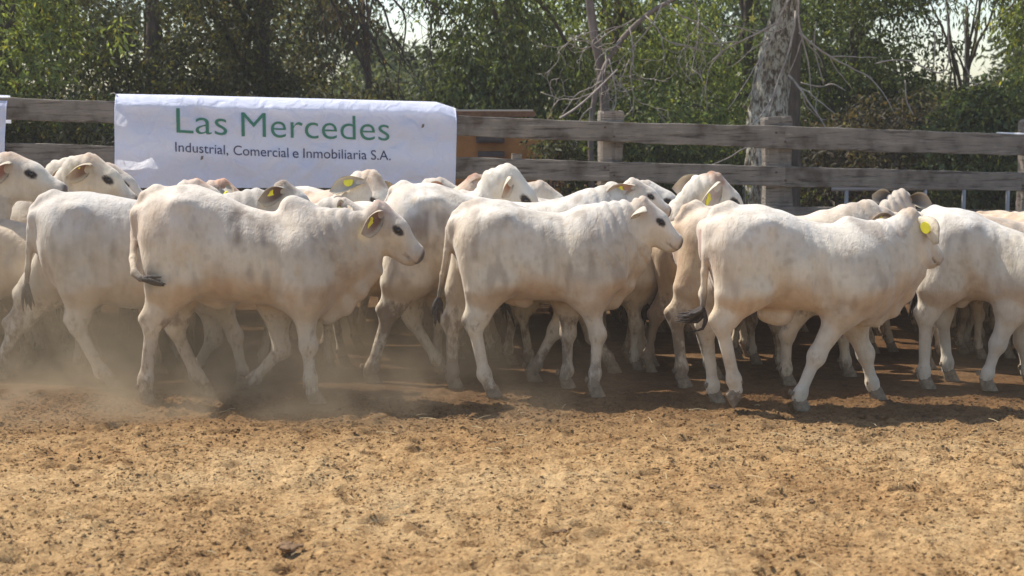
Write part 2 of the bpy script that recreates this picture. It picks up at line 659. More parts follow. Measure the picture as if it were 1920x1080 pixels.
def build_calf(sp, name='calf'):
    """sp: dict of the pose in metres in the calf's own frame (x forward, y to its left, z up)"""
    h = sp.get('h', 0.012)
    k_ = sp.get('scale', 1.0)
    B = Body()
    S = np.asarray(sp['torso'], float)
    B.torso(S)
    x0, x1 = S[0, 0], S[-1, 0]
    top = lambda x: float(np.interp(x, S[:, 0], S[:, 1]))
    bot = lambda x: float(np.interp(x, S[:, 0], S[:, 2]))
    wid = lambda x: float(np.interp(x, S[:, 0], S[:, 3]))
    L = x1 - x0
    # hump
    if sp.get('hump'):
        hx, hz, hr = sp['hump']
        B.cone((hx - hr * 0.30, 0, hz), (hx + hr * 0.35, 0, hz - hr * 0.25), (hr, hr * 0.72), (hr * 0.95, hr * 0.7), 0.045)
    # hip bones, pin bones, spine of the croup
    hx = x0 + 0.27 * k_
    for s in (-1, 1):
        B.ball((hx, s * wid(hx) * 0.80, top(hx) - 0.10 * k_), (0.05 * k_, 0.03 * k_, 0.03 * k_), 0.07)
        B.ball((x0 + 0.01, s * 0.075 * k_, top(x0 + 0.02) - 0.07 * k_), (0.045 * k_, 0.04 * k_, 0.05 * k_), 0.05)
        # paralumbar hollow
        fx = hx + 0.15 * k_
        B.ball((fx, s * (wid(fx) + 0.066 * k_), top(fx) - 0.17 * k_), (0.10 * k_, 0.06 * k_, 0.09 * k_), 0.08, sub=True)
        # crease in front of the thigh, behind the elbow, and before the shoulder
        cx_ = sp['hind'][0][1][0] + 0.10 * k_
        B.cone((cx_ + 0.02, s * (wid(cx_) + 0.022), 0.66 * k_), (cx_ - 0.04 * k_, s * (wid(cx_) + 0.030), 0.90 * k_), (0.045, 0.030), (0.03, 0.02), 0.045, sub=True)
        ex = sp['front'][0][1][0] - 0.135 * k_
        B.cone((ex, s * (wid(ex) + 0.004), 0.62 * k_), (ex - 0.02 * k_, s * (wid(ex) + 0.022), 0.90 * k_), (0.04, 0.030), (0.03, 0.02), 0.045, sub=True)
        gx = sp['front'][0][0][0] + 0.20 * k_
        B.cone((gx + 0.01, s * (wid(gx) * 0.9 + 0.035), 0.74 * k_), (gx - 0.10 * k_, s * (wid(gx) * 0.9 + 0.055), 1.04 * k_), (0.035, 0.03), (0.03, 0.025), 0.06, sub=True)
        # shoulder
        sx = sp['front'][0][0][0]
        B.cone((sx + 0.03, s * (wid(sx) * 0.52), top(sx) - 0.20 * k_), (sx + 0.06 * k_, s * wid(sx) * 0.72, 0.72 * k_), (0.12 * k_, 0.07 * k_), (0.13 * k_, 0.08 * k_), 0.08)
    B.cone((x0 + 0.05, 0, top(x0 + 0.05) - 0.05), (x0 + 0.30 * k_, 0, top(x0 + 0.3 * k_) - 0.045), (0.035, 0.04), (0.03, 0.045), 0.06)
    # rear cleft between the buttocks
    B.cone((x0 - 0.11, 0, top(x0) - 0.16 * k_), (x0 - 0.05, 0, bot(x0 + 0.08) + 0.02), (0.05, 0.016), (0.10, 0.022), 0.05, sub=True)
    # neck and dewlap
    nk = sp['neck']
    for (p, rp), (q, rq) in zip(nk[:-1], nk[1:]):
        B.cone(p, q, rp, rq, 0.09, 0.6)
    dl = sp.get('dewlap', [])
    for (p, rp), (q, rq) in zip(dl[:-1], dl[1:]):
        B.cone(p, q, rp, rq, 0.05, 0.8)
    for p, r in sp.get('blobs', []):
        B.ball(p, r, 0.05)
    # legs
    hooves = []
    for kind, legs in (('hind', sp['hind']), ('front', sp['front'])):
        for leg in legs:
            J = [np.asarray(j, float) for j in leg[:5]]
            opt = leg[5] if len(leg) > 5 else {}
            sgn = np.sign(J[0][1]) or 1
            g = opt.get('r', 1.0) * k_
            if kind == 'hind':
                hip, st, hk, fe, hf = J
                lift = hf[2] > 0.02
                cor = hf + np.array([-0.018, 0, 0.062]) if not lift else hf + (fe - hf) / np.linalg.norm(fe - hf) * 0.05
                B.cone(hip, st, (0.150 * g, 0.085 * g), (0.128 * g, 0.078 * g), 0.08)
                B.cone(hip + np.array([-0.03 * k_, 0, -0.06]), (st + hk) / 2 + np.array([-0.05 * k_, 0, 0.09]), (0.11 * g, 0.08 * g), (0.062 * g, 0.055 * g), 0.07)
                B.cone(st, hk + (st - hk) * 0.22, (0.105 * g, 0.072 * g), (0.058 * g, 0.040 * g), 0.06)
                B.cone(hk + (st - hk) * 0.22, hk, (0.056 * g, 0.038 * g), (0.050 * g, 0.036 * g), 0.035)
                back = np.array([-0.040, 0, 0.035]) * g
                B.cone(hk + back * 1.15, hk + back * 0.2 - (hk - fe) * 0.08, (0.022 * g, 0.020 * g), (0.030 * g, 0.024 * g), 0.035)
                tend = hk + back * 1.1
                up = (st + hip) / 2
                B.cone(tend, tend + (up - tend) * 0.35 + np.array([-0.01, 0, 0]), (0.016 * g, 0.014 * g), (0.03 * g, 0.022 * g), 0.045)
                B.cone(hk, fe, (0.038 * g, 0.030 * g), (0.031 * g, 0.027 * g), 0.025)
                B.ball(fe, (0.040 * g, 0.034 * g, 0.042 * g), 0.03)
            else:
                sh, el, kn, fe, hf = J
                lift = hf[2] > 0.02
                cor = hf + np.array([-0.018, 0, 0.062]) if not lift else hf + (fe - hf) / np.linalg.norm(fe - hf) * 0.05
                B.cone(sh, el, (0.15 * g, 0.075 * g), (0.10 * g, 0.065 * g), 0.09)
                B.cone(el, kn, (0.074 * g, 0.056 * g), (0.040 * g, 0.036 * g), 0.05)
                B.ball(kn + np.array([0.006, 0, 0]), (0.050 * g, 0.042 * g, 0.058 * g), 0.03)
                B.cone(kn, fe, (0.035 * g, 0.032 * g), (0.029 * g, 0.027 * g), 0.025)
                B.ball(fe, (0.036 * g, 0.033 * g, 0.038 * g), 0.03)
            B.cone(fe, cor, (0.030 * g, 0.029 * g), (0.036 * g, 0.036 * g), 0.02, 0.6)
            dirv = hf - fe
            hooves.append((cor, lift, math.atan2(-(dirv[2]), dirv[0]) if lift else 0, g))
    # tail
    T = [np.asarray(p, float) for p in sp['tail']]
    nT = len(T)
    rT = np.interp(np.arange(nT) / (nT - 1), [0, 0.15, 0.5, 1], [0.042, 0.032, 0.022, 0.016]) * k_
    for i in range(nT - 1):
        B.cone(T[i], T[i + 1], rT[i], rT[i + 1], 0.014 if i else 0.045)
    # head
    hd = sp['head']
    hs = hd['s']
    R = rot(hd.get('yaw', 0), hd['pitch'], hd.get('roll', 0))
    O = np.asarray(hd['o'], float)
    H = lambda x, y, z: O + R @ (np.array([x, y, z]) * hs)

    def hc(a, b, ra, rb, k=0.03, cap=1.0, sub=False):
        B.cone(H(*a), H(*b), np.array(ra) * hs, np.array(rb) * hs, k * hs, cap, sub)

    def hb(c, r, k=0.03, sub=False):
        B.ball(H(*c), np.array(r) * hs, k * hs, sub, R)

    hc((0.015, 0, -0.035), (0.175, 0, -0.022), (0.086, 0.078), (0.076, 0.072), 0.05)
    hb((-0.005, 0, 0.022), (0.055, 0.045, 0.048), 0.05)
    hb((0.085, 0, 0.022), (0.085, 0.062, 0.040), 0.05)
    for s in (-1, 1):
        hb((0.165, s * 0.058, 0.006), (0.046, 0.030, 0.030), 0.03)
        hb((0.105, s * 0.034, -0.100), (0.100, 0.040, 0.086), 0.05)
        hc((0.155, s * 0.056, -0.035), (0.265, s * 0.040, -0.052), (0.022, 0.016), (0.018, 0.012), 0.04)
    hc((0.170, 0, -0.026), (0.345, 0, -0.052), (0.080, 0.066), (0.064, 0.056), 0.05)
    hc((0.08, 0, -0.130), (0.325, 0, -0.112), (0.074, 0.046), (0.046, 0.044), 0.045)
    hb((0.362, 0, -0.062), (0.055, 0.064, 0.068), 0.03)
    for s in (-1, 1):
        hb((0.372, s * 0.028, -0.038), (0.030, 0.022, 0.026), 0.02)
        hb((0.408, s * 0.030, -0.036), (0.016, 0.011, 0.013), 0.012, sub=True)
        hb((0.180, s * 0.094, 0.000), (0.018, 0.014, 0.012), 0.015, sub=True)
        hc((0.408, s * 0.02, -0.088), (0.30, s * 0.066, -0.098), (0.005, 0.010), (0.003, 0.008), 0.010, sub=True)
    hb((0.340, 0, -0.118), (0.038, 0.036, 0.024), 0.02)

    V, F = B.mesh(h)
    N = vnormals(V, F)
    seed = sp.get('seed', 0)
    eyeC = [H(0.176, s * 0.086, -0.001) for s in (-1, 1)]
    muz = H(0.385, 0, -0.05)
    # relief: skin folds on the neck, ribs, soft lumps
    Q = V + seed * 3.1
    lump = vnoise(Q * [1, 1, .55], 0.15, 1) * 0.0048 + vnoise(Q * [1, 1, .5], 0.06, 2) * 0.0016
    headd = (V - O) @ R / hs
    inhead = (headd[:, 0] > 0.0) & (headd[:, 0] < 0.5) & (np.abs(headd[:, 1]) < 0.14) & (np.abs(headd[:, 2]) < 0.2)
    lump = np.where(inhead, lump * 0.25, lump)
    low = sstep(0.62, 0.45, V[:, 2])
    lump *= 1 - 0.75 * low
    torso_m = (sstep(0.60, 0.72, V[:, 2]) * (np.abs(V[:, 1]) > 0.1))
    rx = (V[:, 0] - x0) / L
    rib = torso_m * sstep(0.36, 0.46, rx) * sstep(0.78, 0.66, rx) * sstep(1.12, 1.0, V[:, 2])
    ribs = np.sin((V[:, 0] * 1.0 + (V[:, 2] - 0.9) * 0.22) * 2 * np.pi / 0.062) * 0.0022 * rib * (0.5 + 0.5 * vnoise(Q, 0.2, 5))
    nmask = sstep(0.84, 0.95, rx) * (~inhead) * sstep(0.68, 0.84, V[:, 2])
    ph = (V[:, 0] * 0.92 + V[:, 2] * 0.35 + vnoise(Q, 0.12, 4) * 0.03) * 2 * np.pi / 0.060
    folds = (np.abs(np.sin(ph / 2)) ** 0.7 - 0.6) * sp.get('folds', 0.008) * nmask
    V = V + N * (lump + ribs + folds)[:, None]

    # ---- coat colour (what the hair and skin are, with warm bounce light painted under the belly)
    base = np.array(sp.get('coat', (0.72, 0.64, 0.52))) * [1.0, 0.955, 0.85]
    C = np.tile(base, (len(V), 1))
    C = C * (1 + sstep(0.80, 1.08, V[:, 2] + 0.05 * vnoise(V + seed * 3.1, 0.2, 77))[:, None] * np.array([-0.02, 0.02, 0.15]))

    def blend(mask, col, amt=1.0):
        nonlocal C
        mm = np.clip(mask * amt, 0, 1)[:, None]
        C = C * (1 - mm) + np.array(col) * mm

    nz1 = vnoise(Q, 0.11, 8)
    nz2 = vnoise(Q, 0.035, 9)
    grey = sp.get('grey', 0.35)
    blend(sstep(0.62, 0.92, rx) * sstep(0.45, 0.7, V[:, 2]) * (~inhead) * (0.75 + 0.4 * nz1), (0.40, 0.37, 0.345), grey * 1.15)
    blend(sstep(0.05, -0.4, nz1) * sstep(0.2, 0.5, rx), (0.50, 0.45, 0.39), 0.35)
    sm_ = vnoise(Q * [1, 1, .22] + 11, 0.045, 16) * .6 + vnoise(Q + 3, 0.14, 17) * .6
    blend(sstep(0.12, 0.62, sm_) * (~inhead) * sstep(0.5, 0.6, V[:, 2]), (0.33, 0.27, 0.22), sp.get('smear', 0.60))
    blend(sstep(0.25, 0.7, vnoise(Q * [1, 1, .5] + 7, 0.022, 18)) * (~inhead), (0.36, 0.29, 0.22), 0.28)
    tan = sp.get('tan', 0.4)
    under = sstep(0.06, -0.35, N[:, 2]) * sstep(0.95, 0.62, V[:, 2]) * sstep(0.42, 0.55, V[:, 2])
    blend(under, (0.50, 0.33, 0.19), 0.50 + 0.3 * tan)  # tan belly dirt plus warm ground bounce, painted on down-facing hair
    rear = sstep(0.16, 0.0, rx) * sstep(0.45, 0.7, V[:, 2])
    blend(rear * (0.7 + 0.6 * nz1), (0.50, 0.35, 0.23), tan)
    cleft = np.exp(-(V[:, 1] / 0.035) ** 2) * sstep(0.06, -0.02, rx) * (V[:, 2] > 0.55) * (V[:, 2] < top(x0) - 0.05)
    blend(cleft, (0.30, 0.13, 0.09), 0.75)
    # side patch and shoulder stains
    blend(sstep(0.15, 0.6, vnoise(Q, 0.22, 12)) * sstep(0.9, 1.1, V[:, 2]), (0.47, 0.40, 0.33), sp.get('patch', 0.3))
    # legs
    blend(low * (0.6 + 0.5 * nz1), (0.56, 0.47, 0.36), 0.7)
    for c_, r_, col_, am_ in sp.get('stains', []):
        q_ = (V - np.asarray(c_)) / np.array([r_[0], 0.30, r_[1]])
        d_ = np.sqrt((q_ ** 2).sum(1)) + 0.35 * nz1 + 0.18 * nz2
        stk = vnoise(Q * [1, 1, .16] + 5, 0.030, 14) * .6 + vnoise(Q * [1, 1, .3], 0.05, 15) * .5
        blend(sstep(1.25, 0.35, d_) * (V[:, 1] < 0.02) * np.clip(0.62 + 0.75 * stk, 0, 1.15), col_, am_)
    # head marks
    dpoll = np.linalg.norm((headd - np.array([0.01, 0, 0.04])) * np.array([0.8, 1, 1]), axis=1)
    blend(sstep(0.14, 0.04, dpoll) * (0.8 + 0.5 * nz2), sp.get('poll', (0.45, 0.27, 0.16)), sp.get('pollamt', 0.6))
    blend(inhead * sstep(0.19, 0.30, headd[:, 0]) * sstep(0.0, -0.05, headd[:, 2]), (0.56, 0.46, 0.36), 0.5)
    dm = np.linalg.norm((V - muz) / hs, axis=1)
    nose = sstep(0.066, 0.045, np.linalg.norm(headd - np.array([0.405, 0, -0.040]), axis=1))
    blend(sstep(0.10, 0.06, dm), (0.42, 0.34, 0.28), 0.5)
    blend(nose, (0.060, 0.045, 0.042), 0.9)
    lip = inhead * (np.abs(headd[:, 2] + 0.092) < 0.010) * (headd[:, 0] > 0.30)
    blend(lip.astype(float), (0.16, 0.12, 0.10), 0.35)
    for s, e in zip((-1, 1), eyeC):
        q = headd - np.array([0.178, s * 0.086, -0.002])
        de = np.sqrt((q[:, 0] / 0.037) ** 2 + (q[:, 1] / 0.05) ** 2 + (q[:, 2] / 0.021) ** 2)
        blend(sstep(1.35, 1.0, de), (0.030, 0.022, 0.020), 0.98)
    # hooves top, tail end
    dtail = np.linalg.norm(V - T[-1], axis=1)
    blend(sstep(0.14, 0.02, dtail), (0.08, 0.065, 0.055), 0.8)
    # dirt amount in alpha: legs, hocks, hip stains
    alpha = 0.10 + 0.31 * low + 0.12 * sstep(0.10, 0.0, rx) + 0.12 * sstep(0.35, 0.6, vnoise(Q, 0.3, 21))
    alpha += 0.16 * sstep(0.16, 0.02, V[:, 2])
    alpha = alpha * sp.get('dirt', 1.0)
    alpha[inhead] *= 0.4
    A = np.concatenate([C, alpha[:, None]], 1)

    # ---- ears
    allV, allF, allA = [V], [F], [A]
    off = len(V)
    tags = []
    Rcw = R
    for s, (d_, op, tg) in zip((-1, 1), hd['ears']):
        if d_ is None:
            continue
        eb = H(0.012, s * 0.066, 0.004)
        eL = 0.205 * hs * sp.get('ear', 1.0)
        ev, ef, ec = ear_mesh(eb, d_, op, eL, 0.082 * hs * sp.get('earw', sp.get('ear', 1.0)))
        inner = ec[:, 0] == 0
        ccol = np.tile(base * 0.92, (len(ev), 1))
        dark = np.array(sp.get('earin', (0.25, 0.13, 0.09)))
        mm = (inner * (1 - sstep(0.55, 0.95, ec[:, 2])) * (1 - 0.6 * sstep(0.3, 1.0, ec[:, 1])))[:, None]
        ccol = ccol * (1 - mm) + dark * mm
        rim = (sstep(0.75, 1.0, ec[:, 2]) * 0.35 + sstep(0.85, 1, ec[:, 1]) * 0.4)[:, None]
        ccol = ccol * (1 - rim) + np.array((0.20, 0.16, 0.13)) * rim
        allV.append(ev)
        allF.append(ef + off)
        allA.append(np.concatenate([ccol, np.full((len(ev), 1), 0.1)], 1))
        off += len(ev)
        if tg:
            dn = np.asarray(d_, float) / np.linalg.norm(d_)
            on = np.asarray(op, float) - dn * np.dot(op, dn)
            on /= np.linalg.norm(on)
            tags.append((eb + dn * eL * 0.47 + on * (0.004 if tg != 'back' else -0.014), dn, on, tg))
    V, F, A = np.concatenate(allV), np.concatenate(allF), np.concatenate(allA)
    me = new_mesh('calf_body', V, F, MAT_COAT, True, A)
    root = empty(name, sp['loc'], sp['label'], sp.get('cat', 'calf'), sp.get('grp', 'pale zebu cattle of the herd'), sp.get('yaw', 0.0))
    link('body', me, root)
    for e in eyeC:
        mb = MB()
        inw = (H(0.176, 0, -0.001) - e)
        mb.add(*uvsphere(e + inw * 0.10, 0.0175 * hs))
        mb.build('eye', MAT_EYE, root)
    for cor, lift, ang, g in hooves:
        if sp.get('nohoof'):
            break
        hoof_mesh(cor, 0.0, 0.040 * g, ang - math.pi / 2 * 0 if not lift else max(0.2, ang * 0.8)).build('hoof', MAT_HOOF, root, smooth=False)
    for p, dn, on, tg in tags:
        mb = tag_mesh('round' if tg == 'round' or tg == 'back' else 'flap', 1.0)
        o = mb.build('ear_tag', MAT_TAG, root, smooth=False)
        yv = Vector(on if tg != 'flapx' else dn).normalized()
        if tg in ('flap', 'flapx'):
            zv = Vector((0, 0, 1)) - yv * yv.z
        else:
            zv = Vector(dn).cross(yv)
        if zv.length < 0.05:
            zv = Vector((1, 0, 0))
        zv.normalize()
        xv = yv.cross(zv)
        M = Matrix((xv, yv, zv)).transposed().to_4x4()
        # the printed face looks the way the ear opens
        M = M @ Matrix.Rotation(math.pi, 4, 'Z')
        M.translation = Vector(p)
        o.matrix_local = M
    # tail switch: a bundle of locks
    sw = sp.get('switch')
    if sw:
        P = np.array([T[-1]] + [np.asarray(p, float) for p in sw])
        mb = MB()
        rr = np.random.default_rng(seed + 50)
        tt = np.linspace(0, 1, 7)
        seg = np.linspace(0, 1, len(P))
        base_p = np.stack([np.interp(tt, seg, P[:, i]) for i in range(3)], 1)
        for q in range(16):
            a = rr.normal(0, 0.011, 3) * sp.get('locks', 1)
            e_ = rr.normal(0, 0.018, 3) * sp.get('locks', 1)
            ln = rr.uniform(0.75, 1.05)
            pts = base_p[0] + (base_p - base_p[0]) * ln + a * np.sin(tt * np.pi * 0.6)[:, None] * 1.3 + e_ * tt[:, None]
            mb.tube(pts, np.array([0.009, 0.013, 0.014, 0.012, 0.009, 0.006, 0.002]) * k_, 5)
        mb.build('tail_switch', MAT_SWITCH, root)
    for s, hn in zip((-1, 1), sp.get('horns', ())):
        p0 = H(0.0, s * 0.045, 0.03)
        hn = R @ np.asarray(hn, float)
        tt = np.linspace(0, 1, 7)[:, None]
        pts = p0 + hn * tt + R @ np.array([0.0, 0, 0.03]) * (tt ** 2)
        mb = MB()
        mb.tube(pts, np.linspace(0.018, 0.004, 7), 8)
        mb.build('horn', MAT_HORN, root)
    return root


def traced(spec):
    """turn a pose measured on the photograph (pixels) into metres in the calf's own frame"""
    cx, Y, yaw = spec['cx'], spec['Y'], spec.get('yaw', 0.0)
    X = (cx - 960) / F_PX * Y
    root = np.array([X, Y, 0.0])
    f = np.array([math.cos(yaw), math.sin(yaw), 0])
    l = np.array([-math.sin(yaw), math.cos(yaw), 0])

    def P(px, py, yl=0.0, z=None):
        w_ = on_plane(px, py, root + l * yl, l)
        d = w_ - root
        return np.array([np.dot(d, f), yl, w_[2] if z is None else z])

    out = dict(spec)
    out['loc'] = tuple(root)
    T = []
    for px, t, b, wd in spec['torso']:
        a, c = P(px, t), P(px, b)
        T.append((a[0], a[2], c[2], wd))
    out['torso'] = T
    out['neck'] = [(P(*p[:2], p[2] if len(p) > 2 else 0), r) for p, r in spec['neck']]
    out['dewlap'] = [(P(*p[:2], p[2] if len(p) > 2 else 0), r) for p, r in spec.get('dewlap', [])]
    out['blobs'] = [(P(p[0], p[1], p[2] if len(p) > 2 else 0), r) for p, r in spec.get('blobs', [])]
    out['stains'] = [(P(c[0], c[1], -0.2), r, col, am) for c, r, col, am in spec.get('stains', [])]
    if spec.get('hump'):
        hx, hy, hr = spec['hump']
        q = P(hx, hy)
        out['hump'] = (q[0], q[2], hr)
    for kind in ('hind', 'front'):
        legs = []
        for yl, pts, opt in spec[kind]:
            J = []
            for i, (px, py) in enumerate(pts):
                yy = yl if i > 0 else yl * 0.80
                if i == 4 and not opt.get('lift'):
                    J.append(P(px, py, yy, 0.0))
                else:
                    q = P(px, py, yy)
                    if i == 4:
                        q[2] = max(q[2], 0.03)
                    J.append(q)
            # keep the fetlock at a sensible height above its hoof
            if not opt.get('lift'):
                J[3][2] = np.clip(J[3][2], 0.10, 0.15)
            legs.append((*J, opt))
        out[kind] = legs
    out['tail'] = [P(*p) for p in spec['tail']]
    if spec.get('switch'):
        out['switch'] = [P(*p) for p in spec['switch']]
    h = dict(spec['head'])
    hy = h.get('y', 0.0)
    pw, mw = P(*h['poll'], hy), P(*h['muz'], hy)
    hh = (mw[0] - pw[0]) / math.cos(h.get('yaw', 0.0))
    vv = mw[2] - pw[2]
    h['s'] = math.hypot(hh, vv) / 0.4287
    h['pitch'] = math.atan2(vv, hh) + math.radians(15.56)
    R = rot(h.get('yaw', 0.0), h['pitch'], h.get('roll', 0.0))
    h['o'] = pw - R @ (np.array([-0.005, 0, 0.070]) * h['s'])
    out['head'] = h
    return out
# ------------------------------------------------------------------ the calves one can see whole
R_ = math.radians
NEAR_EAR = ((-0.35, -0.85, -0.28), (0.65, -0.40, -0.35), 'flap')
FAR_EAR = ((-0.55, 0.80, -0.10), (0.6, 0.3, -0.3), None)

SPECS = []

# calf with the clear hump, left of the middle
SPECS.append(dict(
    name='calf', seed=1, h=0.0105, cx=455, Y=9.0, yaw=0.0,
    label='cream calf with a rounded hump and dirt-streaked back, walking below the banner',
    torso=[(262, 388, 470, .085), (276, 366, 520, .155), (300, 353, 545, .195), (340, 347, 560, .225), (380, 352, 562, .208), (420, 366, 566, .212),
           (455, 383, 566, .22), (500, 396, 570, .22), (540, 400, 583, .208), (580, 400, 590, .20), (612, 406, 585, .16), (632, 420, 560, .12)],
    hump=(556, 394, .088),
    neck=[((585, 475), (.27, .17)), ((640, 462), (.205, .125)), ((690, 448), (.165, .095))],
    dewlap=[((705, 505), (.045, .035)), ((670, 540), (.06, .026)), ((640, 565), (.08, .024)), ((612, 578), (.09, .03)), ((575, 575), (.06, .05))],
    blobs=[((411, 562), (.055, .03, .055)), ((400, 556), (.09, .05, .045))],
    hind=[(-.165, [(324, 440), (338, 525), (286, 612), (273, 712), (279, 755)], {'r': 1.12}),
          (.15, [(328, 440), (352, 530), (329, 618), (369, 705), (388, 745)], {'r': 1.1})],
    front=[(-.14, [(560, 485), (570, 565), (577, 648), (582, 710), (592, 755)], {'r': 1.08}),
           (.13, [(548, 490), (517, 575), (527, 655), (480, 707), (452, 727)], {'lift': 1, 'r': 1.1})],
    tail=[(292, 358, -.02), (272, 368, -.03), (258, 395, -.04), (252, 440, -.05), (249, 485, -.16), (252, 512, -.24), (264, 523, -.275)],
    switch=[(278, 525, -.285), (292, 530, -.285), (306, 533, -.28)], locks=.55,
    head=dict(poll=(721, 380), muz=(791, 484), y=0.0, ears=[((-0.42, -0.72, -0.30), (0.50, -0.72, -0.25), 'flap'), ((-0.7, 0.62, -0.25), (0.3, 0.5, -0.4), None)]),
    stains=[((447, 425), (.085, .16), (.20, .155, .125), .85), ((492, 435), (.055, .14), (.22, .17, .14), .8), ((528, 470), (.09, .08), (.36, .30, .22), .4),
            ((300, 400), (.09, .12), (.50, .37, .27), .55), ((275, 660), (.045, .10), (.28, .22, .17), .6), ((400, 535), (.30, .05), (.50, .33, .20), .5)],  # last entry: belly dirt with the warm bounce light painted in
    tan=.55, grey=.42, patch=.55, coat=(.68, .605, .51), poll=(.42, .24, .17), pollamt=.65))

# calf in the middle, no hump
SPECS.append(dict(
    name='calf', seed=2, h=0.0105, cx=1010, Y=9.2, yaw=0.0,
    label='humpless pale calf in the middle of the front row, its tail hanging straight',
    torso=[(853, 405, 480, .085), (868, 388, 525, .155), (892, 377, 550, .195), (930, 374, 556, .22), (965, 382, 562, .208), (1010, 396, 562, .218),
           (1050, 400, 562, .212), (1085, 397, 568, .22), (1115, 391, 580, .18), (1140, 388, 570, .15), (1155, 392, 545, .12)],
    neck=[((1110, 460), (.24, .165)), ((1152, 448), (.195, .125)), ((1188, 430), (.165, .095))],
    dewlap=[((1208, 478), (.05, .04)), ((1188, 495), (.06, .03)), ((1170, 530), (.06, .028)), ((1145, 560), (.06, .035)), ((1122, 570), (.05, .05))],
    blobs=[((968, 562), (.075, .04, .035)), ((984, 566), (.035, .028, .03))],
    hind=[(-.165, [(907, 450), (926, 530), (890, 613), (908, 702), (925, 740)], {'r': 1.05}),
          (.16, [(903, 450), (890, 535), (848, 612), (848, 700), (852, 732)], {'r': 1.05})],
    front=[(-.135, [(1112, 480), (1103, 560), (1120, 628), (1116, 700), (1118, 742)], {'r': 1.0}),
           (.13, [(1095, 490), (1068, 570), (1064, 625), (1064, 695), (1064, 722)], {'r': 1.0})],
    tail=[(898, 382, -.01), (872, 388, -.02), (855, 402, -.03), (842, 430, -.04), (838, 470, -.05), (830, 515, -.05), (823, 556, -.05)],
    switch=[(820, 572, -.05), (818, 588, -.04), (820, 604, -.03)],
    head=dict(poll=(1212, 372), muz=(1276, 460), y=-.02, ears=[((-0.50, -0.85, -0.05), (0.15, -0.5, -0.8), None), ((-0.75, 0.6, -0.1), (0.3, 0.5, -0.4), None)]),
    stains=[((905, 455), (.16, .12), (.50, .42, .33), .5), ((1030, 450), (.2, .14), (.55, .48, .40), .45), ((1015, 545), (.2, .05), (.50, .34, .22), .4)],
    tan=.45, grey=.38, patch=.3, coat=(.70, .645, .56), folds=.015, ear=.8, poll=(.46, .28, .16), pollamt=.6))

# right-hand calf that looks away
SPECS.append(dict(
    name='calf', seed=3, h=0.0105, cx=1480, Y=8.78, yaw=R_(7),
    label='striding front-right calf that looks away, with a round yellow tag on its ear',
    torso=[(1327, 415, 500, .095), (1340, 398, 550, .17), (1372, 388, 568, .22), (1420, 384, 572, .212), (1465, 393, 578, .22), (1515, 414, 582, .225),
           (1555, 420, 587, .218), (1590, 420, 594, .22), (1625, 427, 602, .18), (1655, 430, 590, .14), (1668, 440, 570, .11)],
    hump=(1594, 428, .068),
    neck=[((1625, 500), (.25, .16)), ((1670, 482), (.20, .125)), ((1708, 455), (.165, .10))],
    dewlap=[((1722, 510), (.05, .035)), ((1692, 545), (.06, .03)), ((1668, 575), (.06, .026)), ((1640, 592), (.06, .03)), ((1612, 592), (.06, .05))],
    blobs=[((1452, 588), (.10, .05, .06)), ((1466, 594), (.055, .04, .04))],
    hind=[(-.16, [(1388, 460), (1402, 545), (1354, 612), (1376, 712), (1384, 750)], {'r': 1.05, 'lift': 1}),
          (.16, [(1385, 460), (1365, 545), (1326, 620), (1336, 742), (1342, 768)], {'r': 1.0})],
    front=[(-.14, [(1602, 500), (1578, 585), (1530, 668), (1501, 738), (1502, 772)], {'r': 1.08}),
           (.14, [(1600, 500), (1598, 600), (1622, 664), (1635, 728), (1643, 765)], {'r': 1.05})],
    tail=[(1366, 390, -.01), (1344, 395, -.02), (1330, 418, -.03), (1325, 460, -.04), (1321, 510, -.05), (1320, 550, -.05), (1318, 574, -.05)],
    switch=[(1310, 588, -.04), (1295, 598, -.03), (1272, 600, -.01)],
    head=dict(poll=(1714, 394), muz=(1768, 492), yaw=R_(18), y=0.0,
              ears=[((0.50, -0.72, -0.48), (0.9, 0.55, 0.2), 'back'), ((-0.3, 0.9, -0.1), (0.6, 0.3, -0.3), None)]),
    tan=.5, grey=.30, patch=.12, coat=(.72, .665, .58), poll=(.40, .25, .13), pollamt=.75, dirt=.7, ear=1.0))

